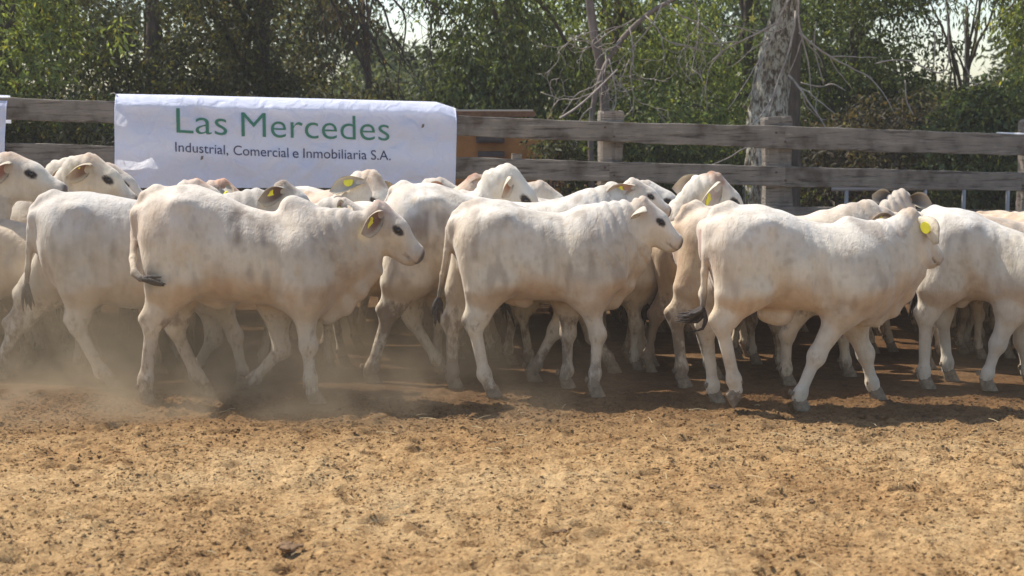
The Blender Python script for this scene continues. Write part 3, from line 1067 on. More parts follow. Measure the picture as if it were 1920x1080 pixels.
# grey calf at the left edge of the row
SPECS.append(dict(
    name='calf', seed=4, h=0.0115, cx=270, Y=9.52, yaw=0.0,
    label='grey calf at left, rump beside the left edge, half hidden behind the humped calf',
    torso=[(72, 392, 480, .09), (86, 374, 530, .16), (112, 362, 550, .205), (150, 360, 560, .208), (200, 365, 572, .22), (250, 374, 578, .22),
           (310, 386, 575, .22), (360, 390, 580, .23), (400, 390, 590, .20), (430, 395, 585, .16), (448, 405, 560, .12)],
    hump=(385, 398, .07),
    neck=[((405, 450), (.24, .16)), ((455, 420), (.19, .12)), ((500, 395), (.155, .095))],
    dewlap=[((535, 425), (.045, .035)), ((480, 485), (.06, .03)), ((445, 540), (.06, .03)), ((415, 565), (.06, .04))],
    hind=[(-.16, [(142, 450), (160, 530), (145, 613), (190, 700), (213, 730)], {'r': 1.12}),
          (.16, [(140, 450), (90, 540), (28, 618), (2, 698), (-6, 722)], {'r': 1.12})],
    front=[(.13, [(385, 470), (395, 565), (400, 634), (368, 690), (352, 715)], {'lift': 1, 'r': 1.1}),
           (-.14, [(395, 470), (410, 560), (440, 630), (455, 700), (462, 728)], {})],
    tail=[(100, 368, -.02), (80, 374, -.03), (64, 392, -.04), (58, 430, -.05), (55, 470, -.05), (52, 505, -.05), (50, 530, -.05)],
    switch=[(50, 545, -.05), (52, 560, -.04), (56, 580, -.03)],
    head=dict(poll=(536, 340), muz=(601, 412), y=0.0, ears=[((-0.72, -0.62, -0.10), (0.50, -0.75, -0.30), 'flap'), ((-0.7, 0.62, 0.05), (0.3, 0.5, -0.4), None)]),
    stains=[((180, 480), (.3, .2), (.42, .37, .31), .5)],
    tan=.2, grey=.5, patch=.5, coat=(.60, .565, .51), poll=(.22, .15, .10), pollamt=.8, ear=1.15, earin=(.14, .08, .06)))

# white calf behind the head of the humped one
SPECS.append(dict(
    name='calf', seed=5, h=0.0115, cx=920, Y=9.72, yaw=R_(2),
    label='white calf with a brown-stained flank, its rump rising behind the humped calf\'s face',
    torso=[(724, 385, 470, .09), (736, 362, 525, .17), (757, 347, 545, .215), (800, 343, 552, .212), (845, 352, 560, .22), (890, 368, 565, .225),
           (950, 378, 565, .225), (1000, 380, 565, .22), (1050, 374, 570, .23), (1090, 372, 572, .19), (1120, 376, 560, .15), (1140, 384, 540, .12)],
    hump=(1085, 388, .06),
    neck=[((1085, 440), (.23, .15)), ((1125, 410), (.18, .12)), ((1165, 378), (.15, .09))],
    dewlap=[((1195, 410), (.045, .03)), ((1160, 460), (.06, .03)), ((1130, 520), (.06, .03)), ((1100, 550), (.05, .04))],
    hind=[(-.16, [(775, 440), (768, 525), (728, 592), (698, 695), (697, 730)], {'r': 1.08}),
          (.15, [(780, 440), (778, 525), (775, 605), (818, 685), (832, 712)], {'r': 1.0})],
    front=[(-.14, [(1080, 460), (1070, 560), (1040, 620), (1005, 690), (1000, 715)], {}),
           (.14, [(1080, 460), (1090, 560), (1110, 630), (1140, 690), (1150, 710)], {})],
    tail=[(756, 350, .06), (738, 358, .12), (728, 380, .18), (724, 420, .2), (722, 460, .2), (722, 500, .2)],
    head=dict(poll=(1192, 335), muz=(1256, 400), yaw=0, y=0.0, ears=[((-1.0, -0.12, 0.0), (0.05, -0.95, -0.30), 'flap'), ((-0.6, 0.7, -0.1), (0.3, 0.5, -0.4), None)]),
    stains=[((815, 440), (.17, .17), (.24, .19, .155), .8), ((760, 430), (.10, .08), (.33, .27, .23), .5)],
    tan=.3, grey=.2, patch=.5, coat=(.74, .69, .61), ear=1.3, earw=.85, earin=(.50, .30, .212), pollamt=.3))

# tan-rumped calf just behind the right-hand one
SPECS.append(dict(
    name='calf', seed=6, h=0.0125, cx=1445, Y=9.58, yaw=R_(6),
    label='calf with a tan rump and reddish tail, directly behind the calf that looks away',
    torso=[(1270, 420, 500, .09), (1284, 396, 540, .17), (1310, 386, 556, .21), (1360, 388, 560, .212), (1420, 395, 565, .22), (1480, 404, 568, .22),
           (1530, 404, 572, .23), (1570, 400, 575, .19), (1596, 404, 565, .15), (1612, 415, 550, .12)],
    hump=(1545, 415, .07),
    neck=[((1570, 465), (.23, .15)), ((1605, 435), (.17, .11)), ((1640, 412), (.145, .09))],
    dewlap=[((1665, 445), (.045, .03)), ((1630, 500), (.06, .03)), ((1590, 560), (.06, .04))],
    hind=[(-.15, [(1328, 450), (1322, 535), (1268, 598), (1278, 690), (1282, 722)], {'r': 1.05}),
          (.15, [(1330, 450), (1330, 535), (1310, 605), (1330, 690), (1340, 718)], {})],
    front=[(-.13, [(1545, 480), (1520, 560), (1475, 628), (1474, 695), (1477, 728)], {'r': 1.0}),
           (.13, [(1545, 480), (1555, 570), (1580, 625), (1585, 690), (1590, 712)], {})],
    tail=[(1305, 386, -.01), (1286, 392, -.03), (1273, 412, -.05), (1271, 450, -.06), (1284, 500, -.07), (1300, 545, -.07)],
    switch=[(1306, 560, -.06), (1308, 575, -.05), (1306, 592, -.04)],
    head=dict(poll=(1664, 392), muz=(1730, 470), yaw=R_(10), y=0.0, ears=[((-0.90, -0.42, 0.12), (0.3, -0.8, -0.3), 'flap'), ((-0.6, 0.7, 0.1), (0.3, 0.5, -0.4), None)]),
    tan=1.0, grey=.25, patch=.2, coat=(.70, .60, .48), poll=(.25, .17, .12), earin=(.16, .12, .10)))

# calf cut by the right edge
SPECS.append(dict(
    name='calf', seed=7, h=0.0115, cx=1860, Y=9.42, yaw=R_(-14),
    label='grey-white calf cut off by the right edge, high rump and back sloping forward',
    torso=[(1726, 430, 510, .10), (1738, 402, 545, .17), (1768, 389, 556, .215), (1800, 390, 560, .212), (1840, 405, 562, .22), (1885, 425, 568, .22),
           (1930, 440, 575, .212), (1975, 442, 590, .22), (2010, 446, 600, .18), (2035, 455, 590, .14), (2048, 465, 570, .11)],
    hump=(1975, 450, .085),
    neck=[((2000, 500), (.25, .16)), ((2050, 490), (.19, .12)), ((2090, 480), (.16, .10))],
    dewlap=[((2110, 530), (.05, .03)), ((2060, 570), (.06, .03)), ((2010, 590), (.06, .04))],
    blobs=[((1802, 563), (.045, .035, .05))],
    hind=[(-.16, [(1790, 455), (1768, 535), (1736, 598), (1732, 700), (1737, 732)], {'r': 1.02}),
          (.15, [(1790, 455), (1775, 535), (1768, 600), (1776, 680), (1782, 703)], {})],
    front=[(-.14, [(1915, 500), (1898, 580), (1870, 645), (1852, 700), (1852, 732)], {'r': 1.05}),
           (.14, [(1920, 500), (1915, 590), (1915, 640), (1925, 690), (1930, 712)], {})],
    tail=[(1752, 396, .04), (1736, 402, .10), (1726, 425, .14), (1722, 470, .15), (1720, 510, .15), (1720, 545, .15)],
    switch=[(1720, 560, .15), (1721, 575, .15), (1722, 590, .15)],
    head=dict(poll=(2105, 440), muz=(2170, 540), yaw=0, y=0.0, ears=[NEAR_EAR, FAR_EAR]),
    tan=.25, grey=.45, patch=.35, coat=(.66, .625, .57), dirt=.8))

for sp in SPECS:
    build_calf(traced(sp))


# ------------------------------------------------------------------ the calves further back, seen mostly as heads and backs
GEN_T = [(.0, 1.10, .87, .09), (.05, 1.16, .70, .16), (.13, 1.19, .64, .20), (.25, 1.205, .60, .23), (.38, 1.19, .585, .212), (.53, 1.155, .575, .22),
         (.72, 1.12, .56, .22), (.87, 1.115, .535, .23), (.99, 1.11, .50, .20), (1.08, 1.08, .50, .16), (1.14, 1.03, .6, .11)]


def rear_calf(seed, at, Y, label, pitch, hyaw=0.0, s=0.9, hs=0.95, roll=0.0, reach=0.34, yaw=0.0, ears=None, hump=True, horns=(), **kw):
    rr = np.random.default_rng(100 + seed)
    pw = at_depth(*at, Y)
    R = rot(R_(hyaw), R_(pitch), R_(roll))
    ox = 1.08 * s + reach - 0.6 * s
    # root so that the poll lands where the photograph shows it
    f = np.array([math.cos(yaw), math.sin(yaw)])
    po = R @ (np.array([-0.005, 0, 0.07]) * hs)
    oz = pw[2] - po[2]
    pl = np.array([ox + po[0], po[1]])
    loc = (pw[0] - pl[0] * f[0] + pl[1] * f[1], pw[1] - pl[0] * f[1] - pl[1] * f[0], 0.0)
    o = np.array([ox, 0, oz])
    T = [((x - .6) * s, t * s, b * s, w_ * s * kw.get('fat', 1.0)) for x, t, b, w_ in GEN_T]
    bx = (0.99 - .6) * s
    nb, nm = np.array([bx - 0.03, 0, 0.86 * s]), None
    mid = (nb + o) / 2 + np.array([0.03, 0, -0.055])
    thr = o + R @ (np.array([0.05, 0, -0.13]) * hs)

    def J(*q):
        return [np.array(p) * s for p in q]

    sh = rr.uniform(-0.14, 0.14, 4)
    hind, front = [], []
    for i, y in enumerate((-.15, .15)):
        d = sh[i]
        hind.append((*J((-.45, y * .8, 1.0), (-.31, y, .70), (-.53 + d * .35, y, .44), (-.52 + d, y, .125), (-.49 + d, y, 0.0)), {}))
        d = sh[i + 2]
        front.append((*J((.35, y * .8, .86), (.33, y * .9, .60), (.37 + d * .45, y * .9, .36), (.37 + d, y * .9, .12), (.40 + d, y * .9, 0.0)), {}))
    if ears is None:
        ears = [NEAR_EAR, FAR_EAR]
    sp = dict(seed=seed + 20, h=kw.pop('h', 0.0150), loc=loc, yaw=yaw, scale=s, label=label, torso=T,
              neck=[(nb, (.25 * s, .16 * s)), (mid, (.165 * s, .115 * s)), (o + R @ np.array([-0.01, 0, -0.05]), (.135 * s, .09 * s))],
              dewlap=[(thr, (.045, .03)), ((thr + nb) / 2 + np.array([.05, 0, -.10]), (.06, .028)), (nb + np.array([0.04, 0, -0.27]), (.06, .04))],
              hump=((.93 - .6) * s, 1.09 * s, .075 * s) if hump else None,
              hind=hind, front=front,
              tail=[np.array(p) * s for p in ((-.56, 0, 1.16), (-.62, 0, 1.12), (-.66, 0, 1.0), (-.67, 0, .85), (-.67, 0, .7), (-.66, 0, .58))],
              switch=[np.array(p) * s for p in ((-.655, 0, .52), (-.65, 0, .46), (-.645, 0, .40))],
              head=dict(o=o, s=hs, pitch=R_(pitch), yaw=R_(hyaw), roll=R_(roll), ears=ears), horns=horns)
    sp.update(kw)
    build_calf(sp)


UP = ((-0.95, -0.30, 0.18), (0.1, -0.9, -0.3), 'round')
EDGE = ((-0.10, -0.92, -0.38), (0.9, 0.1, -0.2), 'flap')
SIDE = ((-0.35, -0.85, -0.25), (0.75, -0.15, -0.35), 'flap')

rear_calf(1, (22, 286), 10.05, 'pale animal at the far left edge, brown-lined ear with yellow tag, muzzle level', -22, s=0.98, hs=1.0,
          ears=[((-0.38, -0.86, -0.25), (0.75, -0.15, -0.35), 'flap'), FAR_EAR], coat=(.66, .60, .50), grey=.5, earin=(.30, .14, .10), h=.0125, cat='calf', reach=.30)
rear_calf(2, (178, 291), 10.65, 'cream calf with large brown cupped ear and yellow tag, left of the banner', -36, s=0.97, hs=1.0,
          ears=[((-0.50, -0.80, -0.12), (0.75, -0.15, -0.45), 'flap'), FAR_EAR], coat=(.70, .62, .49), earin=(.22, .12, .08), h=.0125, reach=.36)
rear_calf(3, (137, 297), 11.2, 'cream calf whose poll shows just left behind the brown-eared calf near the banner', -30, s=0.95, hs=0.95,
          ears=[((-0.5, -0.8, -0.2), (0.7, -0.2, -0.3), None), FAR_EAR], coat=(.74, .67, .54), pollamt=.2)
rear_calf(4, (212, 308), 11.75, 'pale calf of which only eye and forehead show at the banner\'s lower left corner', -34, s=0.92, hs=0.92, coat=(.68, .62, .54), ears=[((-0.6, 0.7, -0.2), (0.7, -0.2, -0.3), None), FAR_EAR])
rear_calf(5, (648, 372), 10.02, 'low-headed pale calf with a round tag, peeping over the humped calf\'s neck', -28, s=0.93, hs=0.85,
          ears=[((0.05, -0.95, -0.12), (0.5, -0.2, 0.6), 'round'), FAR_EAR], coat=(.74, .68, .58), pollamt=.3, reach=.30, h=.0125)
rear_calf(6, (374, 337), 12.0, 'calf with a rust poll, leftmost small head under the lettering of the banner', -28, s=0.87, hs=0.8, coat=(.74, .68, .58), pollamt=.8, poll=(.5, .25, .15),
          ears=[((-0.6, 0.7, -0.2), (0.7, -0.2, -0.3), None), FAR_EAR])
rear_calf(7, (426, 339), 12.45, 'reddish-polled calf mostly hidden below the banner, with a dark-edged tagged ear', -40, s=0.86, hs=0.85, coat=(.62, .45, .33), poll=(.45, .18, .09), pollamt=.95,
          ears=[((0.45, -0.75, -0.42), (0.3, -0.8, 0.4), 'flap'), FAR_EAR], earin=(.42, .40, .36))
rear_calf(8, (706, 325), 11.0, 'white calf lifting its wrinkled face below the banner, big pale ear spread left', -52, hyaw=-38, s=0.87, hs=1.05, ear=1.2, earw=.72,
          ears=[((-1.0, 0.10, -0.02), (0.05, -0.9, 0.15), 'round'), ((0.2, 0.85, -0.3), (0.5, 0.2, -0.3), None)], coat=(.74, .68, .58), earin=(.42, .37, .32), poll=(.5, .32, .2), pollamt=.8, h=.0125, reach=.36)
rear_calf(9, (832, 335), 12.1, 'small white calf with pink-lined ears just right of the lettering', -30, s=0.9, hs=0.85,
          ears=[((-0.72, -0.6, 0.08), (0.6, -0.5, -0.2), None), ((0.1, 0.9, -0.2), (0.5, 0.2, -0.3), None)], coat=(.74, .69, .60), earin=(.42, .24, .20), pollamt=.25)
rear_calf(10, (884, 333), 11.6, 'brown-polled calf with a dark ear and round yellow tag, right of the banner', -48, hyaw=150, s=0.9, hs=0.95,
          ears=[((0.1, 0.85, 0.05), (-0.5, 0.1, -0.3), None), ((0.94, -0.30, 0.02), (0.1, -0.9, 0.1), 'round')], coat=(.66, .50, .38), poll=(.33, .14, .07), pollamt=1.0, earin=(.20, .19, .17), reach=.32)
rear_calf(11, (966, 315), 10.55, 'white calf with a large bulging head, tallest right of the banner', -50, s=0.88, hs=1.15,
          ears=[((-0.30, -0.75, -0.62), (0.8, -0.4, -0.1), None), FAR_EAR], coat=(.76, .71, .61), earin=(.38, .18, .10), pollamt=.15, ear=.62, h=.0115, reach=.26, grey=.15)
rear_calf(12, (1020, 341), 11.5, 'pale calf showing one dark eye just right of the large white head', -36, s=0.88, hs=0.95, coat=(.70, .65, .55), ears=[((-0.6, 0.7, -0.2), (0.7, -0.2, -0.3), None), FAR_EAR])
rear_calf(13, (1218, 340), 11.1, 'white calf whose dark-eyed face shows behind the long-eared one near the fence post', -26, s=0.93, hs=0.98, coat=(.75, .71, .63),
          ears=[((-0.6, 0.7, -0.2), (0.7, -0.2, -0.3), None), FAR_EAR], pollamt=.1, h=.0125)
rear_calf(14, (1349, 327), 10.1, 'white calf with a brown poll and one ear spread left, before the big tree trunk', -44, hyaw=10, s=0.84, hs=1.0,
          ears=[((-0.55, -0.62, -0.55), (0.45, -0.80, -0.2), 'flap'), ((-1.0, 0.02, 0.12), (0.05, -0.95, -0.15), 'round')], coat=(.76, .71, .61), poll=(.36, .18, .10), pollamt=1.0, earin=(.56, .44, .38), h=.0115, ear=1.25, earw=.95, reach=.40, grey=.1)
rear_calf(15, (1690, 356), 10.7, 'striped-necked calf with small horns, turned away, ears spread before the right rails', -14, hyaw=72, s=0.82, hs=0.95,
          ears=[((0.72, -0.55, 0.10), (-0.2, -0.9, 0.1), None), ((-0.86, -0.1, 0.42), (-0.1, -0.9, -0.1), None)], coat=(.62, .55, .46), earin=(.13, .11, .10), poll=(.34, .26, .19), pollamt=.7, h=.0125, folds=.02, ear=.8,
          reach=.30)
rear_calf(16, (2110, 360), 10.2, 'calf with a tan patch on its back, rump just inside the right edge', -40, s=0.85, coat=(.66, .52, .40), tan=1.0, patch=1.0, h=.0125)
rear_calf(18, (1935, 402), 11.4, 'pale calf behind the right edge of the herd, only its back in sight', -45, s=0.81, hs=0.85, coat=(.74, .69, .60))


# calves deep in the herd of which only legs and flanks show between the nearer ones
def body_box(o):
    y = o.location.y
    return o.location.x, y


taken = [(o.location.x, o.location.y) for o in COL.objects if o.type == 'EMPTY']
rf = np.random.default_rng(9)
qn = 0
deep = []
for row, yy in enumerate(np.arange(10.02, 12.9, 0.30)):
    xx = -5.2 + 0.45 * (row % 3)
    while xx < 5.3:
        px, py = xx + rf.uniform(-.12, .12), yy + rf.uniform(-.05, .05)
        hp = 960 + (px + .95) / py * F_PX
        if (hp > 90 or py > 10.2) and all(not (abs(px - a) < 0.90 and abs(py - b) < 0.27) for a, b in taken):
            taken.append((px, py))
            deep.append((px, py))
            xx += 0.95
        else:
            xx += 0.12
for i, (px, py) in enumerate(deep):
    s_ = min(0.82, (CAM_H - 196 * py / F_PX) / 1.21) + 0.01 * math.sin(i * 2.3)
    ox = 1.08 * s_ + .36 - .6 * s_
    pxp = 960 + (px + ox) / py * F_PX
    pyp = 200 + (CAM_H - 0.88 * s_ / .8) / py * F_PX
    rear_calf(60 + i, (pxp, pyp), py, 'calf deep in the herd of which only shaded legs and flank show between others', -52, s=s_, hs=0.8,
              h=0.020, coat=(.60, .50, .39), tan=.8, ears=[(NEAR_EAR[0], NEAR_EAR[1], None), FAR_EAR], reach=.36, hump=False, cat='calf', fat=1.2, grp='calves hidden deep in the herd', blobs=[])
print('deep calves', len(deep))
# ================================================================== ground
def dirt_material():
    m, n, b, out = mat_new('trampled_dirt')
    b.inputs['Roughness'].default_value = 0.95
    b.inputs['Specular IOR Level'].default_value = 0.1
    geo = nd(n, 'ShaderNodeNewGeometry')
    mp = nd(n, 'ShaderNodeMapping')
    mp.inputs['Scale'].default_value = (1, 1, 1)
    n.links.new(geo.outputs['Position'], mp.inputs[0])
    a = nd(n, 'ShaderNodeTexNoise', i_Scale=0.55, i_Detail=5.0, i_Roughness=0.6)
    c = nd(n, 'ShaderNodeTexNoise', i_Scale=9.0, i_Detail=7.0, i_Roughness=0.72)
    d = nd(n, 'ShaderNodeTexNoise', i_Scale=48.0, i_Detail=5.0, i_Roughness=0.7)
    for x in (a, c, d):
        n.links.new(mp.outputs[0], x.inputs['Vector'])
    ra = ramp(n, [(0.34, (0.345, 0.205, 0.090)), (0.50, (0.435, 0.280, 0.132)), (0.68, (0.535, 0.378, 0.200))])
    n.links.new(a.outputs['Fac'], ra.inputs[0])
    rc = ramp(n, [(0.33, (0.55, 0.48, 0.42)), (0.46, (0.90, 0.88, 0.86)), (0.62, (1.12, 1.12, 1.12))])
    n.links.new(c.outputs['Fac'], rc.inputs[0])
    rd = ramp(n, [(0.34, (0.50, 0.43, 0.39)), (0.45, (0.90, 0.88, 0.86)), (0.55, (1.03, 1.03, 1.02)), (0.66, (1.22, 1.22, 1.20))])
    n.links.new(d.outputs['Fac'], rd.inputs[0])
    m1 = nd(n, 'ShaderNodeMix', data_type='RGBA', blend_type='MULTIPLY')
    m1.inputs[0].default_value = 1
    n.links.new(ra.outputs[0], m1.inputs[6])
    n.links.new(rc.outputs[0], m1.inputs[7])
    m2 = nd(n, 'ShaderNodeMix', data_type='RGBA', blend_type='MULTIPLY')
    m2.inputs[0].default_value = 1
    n.links.new(m1.outputs[2], m2.inputs[6])
    n.links.new(rd.outputs[0], m2.inputs[7])
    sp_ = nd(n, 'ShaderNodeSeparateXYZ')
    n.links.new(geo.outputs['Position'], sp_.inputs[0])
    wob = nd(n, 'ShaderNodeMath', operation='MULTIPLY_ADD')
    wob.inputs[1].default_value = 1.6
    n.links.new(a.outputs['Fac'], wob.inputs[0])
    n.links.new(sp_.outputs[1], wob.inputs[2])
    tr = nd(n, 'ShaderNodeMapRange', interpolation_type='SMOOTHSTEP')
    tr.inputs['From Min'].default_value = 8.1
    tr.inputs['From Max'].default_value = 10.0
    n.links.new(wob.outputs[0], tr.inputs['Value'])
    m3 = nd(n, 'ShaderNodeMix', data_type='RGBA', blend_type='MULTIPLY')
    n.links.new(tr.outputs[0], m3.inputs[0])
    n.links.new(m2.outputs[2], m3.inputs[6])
    m3.inputs[7].default_value = (0.33, 0.28, 0.26, 1)  # darker trodden soil under the herd, deepened further to hold its shade
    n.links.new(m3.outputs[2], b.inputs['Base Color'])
    s = nd(n, 'ShaderNodeMath', operation='MULTIPLY_ADD')
    s.inputs[1].default_value = 0.5
    n.links.new(d.outputs['Fac'], s.inputs[0])
    n.links.new(c.outputs['Fac'], s.inputs[2])
    bp = nd(n, 'ShaderNodeBump', i_Strength=1.0, i_Distance=0.035)
    n.links.new(s.outputs[0], bp.inputs['Height'])
    n.links.new(bp.outputs[0], b.inputs['Normal'])
    return m


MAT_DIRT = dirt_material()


def axis(lo, hi, step, far, n=26):
    a = np.arange(lo, hi + step / 2, step)
    g = np.geomspace(0.05, far, n)
    return np.concatenate([lo - g[::-1], a, hi + g])


gx = axis(-3.4, 3.4, 0.017, 500)
gy = axis(5.2, 9.3, 0.0155, 600)
GX, GY = np.meshgrid(gx, gy, indexing='ij')
P = np.stack([GX.ravel(), GY.ravel(), np.zeros(GX.size)], 1)


def ground_z(P):
    near = sstep(9.6, 9.0, P[:, 1]) * sstep(4.2, 5.0, P[:, 1]) * sstep(4.2, 3.2, np.abs(P[:, 0]))
    z = vnoise(P, 0.9, 30) * 0.012
    z = z + vnoise(P, 0.22, 31) * 0.010 * (0.3 + 0.7 * near)
    c = vnoise(P * [1, 0.8, 1], 0.085, 32)
    z = z + (np.maximum(c, 0) ** 1.4 * 0.022 + c * 0.004) * near
    c2 = vnoise(P, 0.042, 33)
    z = z + (np.abs(c2) * -0.018 + 0.005) * near
    # hoof prints
    return z


z = ground_z(P)
rg = np.random.default_rng(3)
for _ in range(190):
    cx_, cy_ = rg.uniform(-3.3, 3.3), rg.uniform(5.3, 9.2)
    aa = rg.uniform(-0.6, 0.6)
    sel = (np.abs(P[:, 0] - cx_) < 0.16) & (np.abs(P[:, 1] - cy_) < 0.16)
    q = P[sel][:, :2] - [cx_, cy_]
    u_ = q[:, 0] * math.cos(aa) + q[:, 1] * math.sin(aa)
    v_ = -q[:, 0] * math.sin(aa) + q[:, 1] * math.cos(aa)
    r_ = np.sqrt((u_ / 0.062) ** 2 + (v_ / 0.048) ** 2)
    z[sel] += -0.032 * np.exp(-r_ ** 4) * (1 - 0.5 * np.exp(-(v_ / 0.009) ** 2)) + 0.008 * np.exp(-((r_ - 1.25) / 0.25) ** 2)
P[:, 2] = z
ni, nj = GX.shape
I = np.arange(ni * nj).reshape(ni, nj)
F = np.stack([I[:-1, :-1], I[1:, :-1], I[1:, 1:], I[:-1, 1:]], -1).reshape(-1, 4)
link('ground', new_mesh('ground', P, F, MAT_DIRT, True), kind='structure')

# loose crumbs of soil and dry dung, far too many to count
MAT_CRUMB = simple_mat('soil_crumb', (0.36, 0.24, 0.115), 0.95, 0.1, 0.45, 9, 0.002)
ico = np.array([(0, 0, 1), (.894, 0, .447), (.276, .851, .447), (-.724, .526, .447), (-.724, -.526, .447), (.276, -.851, .447),
                (.724, .526, -.447), (-.276, .851, -.447), (-.894, 0, -.447), (-.276, -.851, -.447), (.724, -.526, -.447), (0, 0, -1)])
icf = np.array([(0, 1, 2), (0, 2, 3), (0, 3, 4), (0, 4, 5), (0, 5, 1), (1, 6, 2), (2, 7, 3), (3, 8, 4), (4, 9, 5), (5, 10, 1),
                (6, 7, 2), (7, 8, 3), (8, 9, 4), (9, 10, 5), (10, 6, 1), (11, 7, 6), (11, 8, 7), (11, 9, 8), (11, 10, 9), (11, 6, 10)])


def crumbs(n, smin, smax, seed, yr=(5.3, 9.1), flat=0.55):
    r = np.random.default_rng(seed)
    c = np.stack([r.uniform(-3.6, 3.6, n), r.uniform(*yr, n), np.zeros(n)], 1)
    dens = vnoise(c, 0.55, 40) * 0.5 + vnoise(c, 0.16, 41) * 0.5
    c = c[dens > r.uniform(-0.75, 0.45, n)]
    n = len(c)
    c[:, 2] = ground_z(c) + 0.001
    sz = smin + (smax - smin) * r.random(n) ** 3.2
    th = r.uniform(0, 6.28, n)
    V = ico[None] * (1 + r.normal(0, 0.34, (n, 12, 3)))
    V = V * (sz[:, None] * np.stack([r.uniform(.8, 1.7, n), r.uniform(.7, 1.1, n), np.full(n, flat)], 1))[:, None]
    x = V[..., 0] * np.cos(th)[:, None] - V[..., 1] * np.sin(th)[:, None]
    y = V[..., 0] * np.sin(th)[:, None] + V[..., 1] * np.cos(th)[:, None]
    V = np.stack([x, y, V[..., 2]], -1) + c[:, None]
    F = icf[None] + (np.arange(n) * 12)[:, None, None]
    return V.reshape(-1, 3), F.reshape(-1, 3)


V, F = crumbs(62000, 0.003, 0.0105, 5, flat=0.8)
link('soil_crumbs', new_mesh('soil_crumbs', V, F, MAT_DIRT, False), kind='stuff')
# larger clods, each a thing
MAT_CLOD = simple_mat('dark_clod', (0.20, 0.125, 0.07), 0.95, 0.1, 0.4, 30, 0.004)
clods = [((548, 1030), 0.034, 'dark clod of dung low in the foreground, left of the middle', 2), ((262, 968), 0.019, 'small dark clod on the pale dirt at lower left', 1),
         ((784, 903), 0.019, 'pale flake of soil standing up in the middle of the dirt', 1), ((1058, 1000), 0.019, 'brown clod on the dirt below the middle calf', 1),
         ((1430, 1060), 0.019, 'dark clod at the lower edge, right of the middle', 1), ((1520, 940), 0.019, 'brown clod on the darker dirt at right', 1),
         ((170, 1068), 0.019, 'brown clod at the lower left corner edge', 1), ((1340, 915), 0.019, 'clod on the dirt below the gap between the two right calves', 1)]
for (px, py), r_, lab, k in clods:
    d_ = ray(px, py)
    t_ = -CAM_H / d_[2]
    V, F, off = [], [], 0
    rr = np.random.default_rng(px)
    for j in range(5 * k):
        v = ico * (1 + rr.normal(0, .2, (12, 3))) * r_ * rr.uniform(.35, .8) * [1.2, 1, .6] + [rr.normal(0, r_ * .7), rr.normal(0, r_ * .5), r_ * rr.uniform(0.1, .45)]
        V.append(v)
        F.append(icf + off)
        off += 12
    link('clod', new_mesh('clod', np.concatenate(V), np.concatenate(F), MAT_CLOD if px != 784 else MAT_CRUMB, False), None, (d_[0] * t_, d_[1] * t_, 0.004),
         label=lab, category='clod', group='clods lying on the dirt')
# straws
MAT_STRAW = simple_mat('dry_straw', (0.50, 0.39, 0.22), 0.8, 0.2)
mb = MB()
rr = np.random.default_rng(12)
for _ in range(160):
    x, y, a, l_ = rr.uniform(-3.2, 3.2), rr.uniform(5.3, 8.8), rr.uniform(0, 3.14), rr.uniform(.03, .11)
    c = np.array([x, y, 0.012])
    d_ = np.array([math.cos(a), math.sin(a), rr.uniform(-.05, .12)]) * l_
    mb.tube([c, c + d_ * .5 + [0, 0, .004], c + d_], 0.0016, 4)
mb.build('straw_bits', MAT_STRAW, None, False, kind='stuff')

# ================================================================== fence
def wood_material(name, dark, mid, light):
    m, n, b, out = mat_new(name)
    b.inputs['Roughness'].default_value = 0.9
    b.inputs['Specular IOR Level'].default_value = 0.15
    tc = nd(n, 'ShaderNodeTexCoord')
    oi = nd(n, 'ShaderNodeObjectInfo')
    mp = nd(n, 'ShaderNodeMapping')
    mp.inputs['Scale'].default_value = (2.6, 12, 44)
    n.links.new(tc.outputs['Object'], mp.inputs[0])
    nz = nd(n, 'ShaderNodeTexNoise', i_Scale=1.0, i_Detail=8.0, i_Roughness=0.72, i_Distortion=0.4, noise_dimensions='4D')
    n.links.new(mp.outputs[0], nz.inputs['Vector'])
    mm = nd(n, 'ShaderNodeMath', operation='MULTIPLY')
    mm.inputs[1].default_value = 50
    n.links.new(oi.outputs['Random'], mm.inputs[0])
    n.links.new(mm.outputs[0], nz.inputs['W'])
    r = ramp(n, [(0.30, tuple(c * .35 for c in dark)), (0.38, dark), (0.47, mid), (0.58, mid), (0.70, light)])
    n.links.new(nz.outputs['Fac'], r.inputs[0])
    bl = nd(n, 'ShaderNodeTexNoise', i_Scale=5.0, i_Detail=4.0, noise_dimensions='4D')
    n.links.new(tc.outputs['Object'], bl.inputs['Vector'])
    n.links.new(mm.outputs[0], bl.inputs['W'])
    r2 = ramp(n, [(0.34, (0.50, 0.45, 0.41)), (0.47, (0.95, 0.94, 0.92)), (0.66, (1.25, 1.22, 1.17))])
    n.links.new(bl.outputs['Fac'], r2.inputs[0])
    mx = nd(n, 'ShaderNodeMix', data_type='RGBA', blend_type='MULTIPLY')
    mx.inputs[0].default_value = 1
    n.links.new(r.outputs[0], mx.inputs[6])
    n.links.new(r2.outputs[0], mx.inputs[7])
    n.links.new(mx.outputs[2], b.inputs['Base Color'])
    bp = nd(n, 'ShaderNodeBump', i_Strength=1.0, i_Distance=0.022)
    n.links.new(nz.outputs['Fac'], bp.inputs['Height'])
    n.links.new(bp.outputs[0], b.inputs['Normal'])
    return m


MAT_RAIL = wood_material('weathered_rail', (0.085, 0.070, 0.058), (0.215, 0.190, 0.163), (0.43, 0.385, 0.34))
MAT_POST = wood_material('weathered_post', (0.10, 0.08, 0.065), (0.25, 0.215, 0.18), (0.48, 0.44, 0.385))

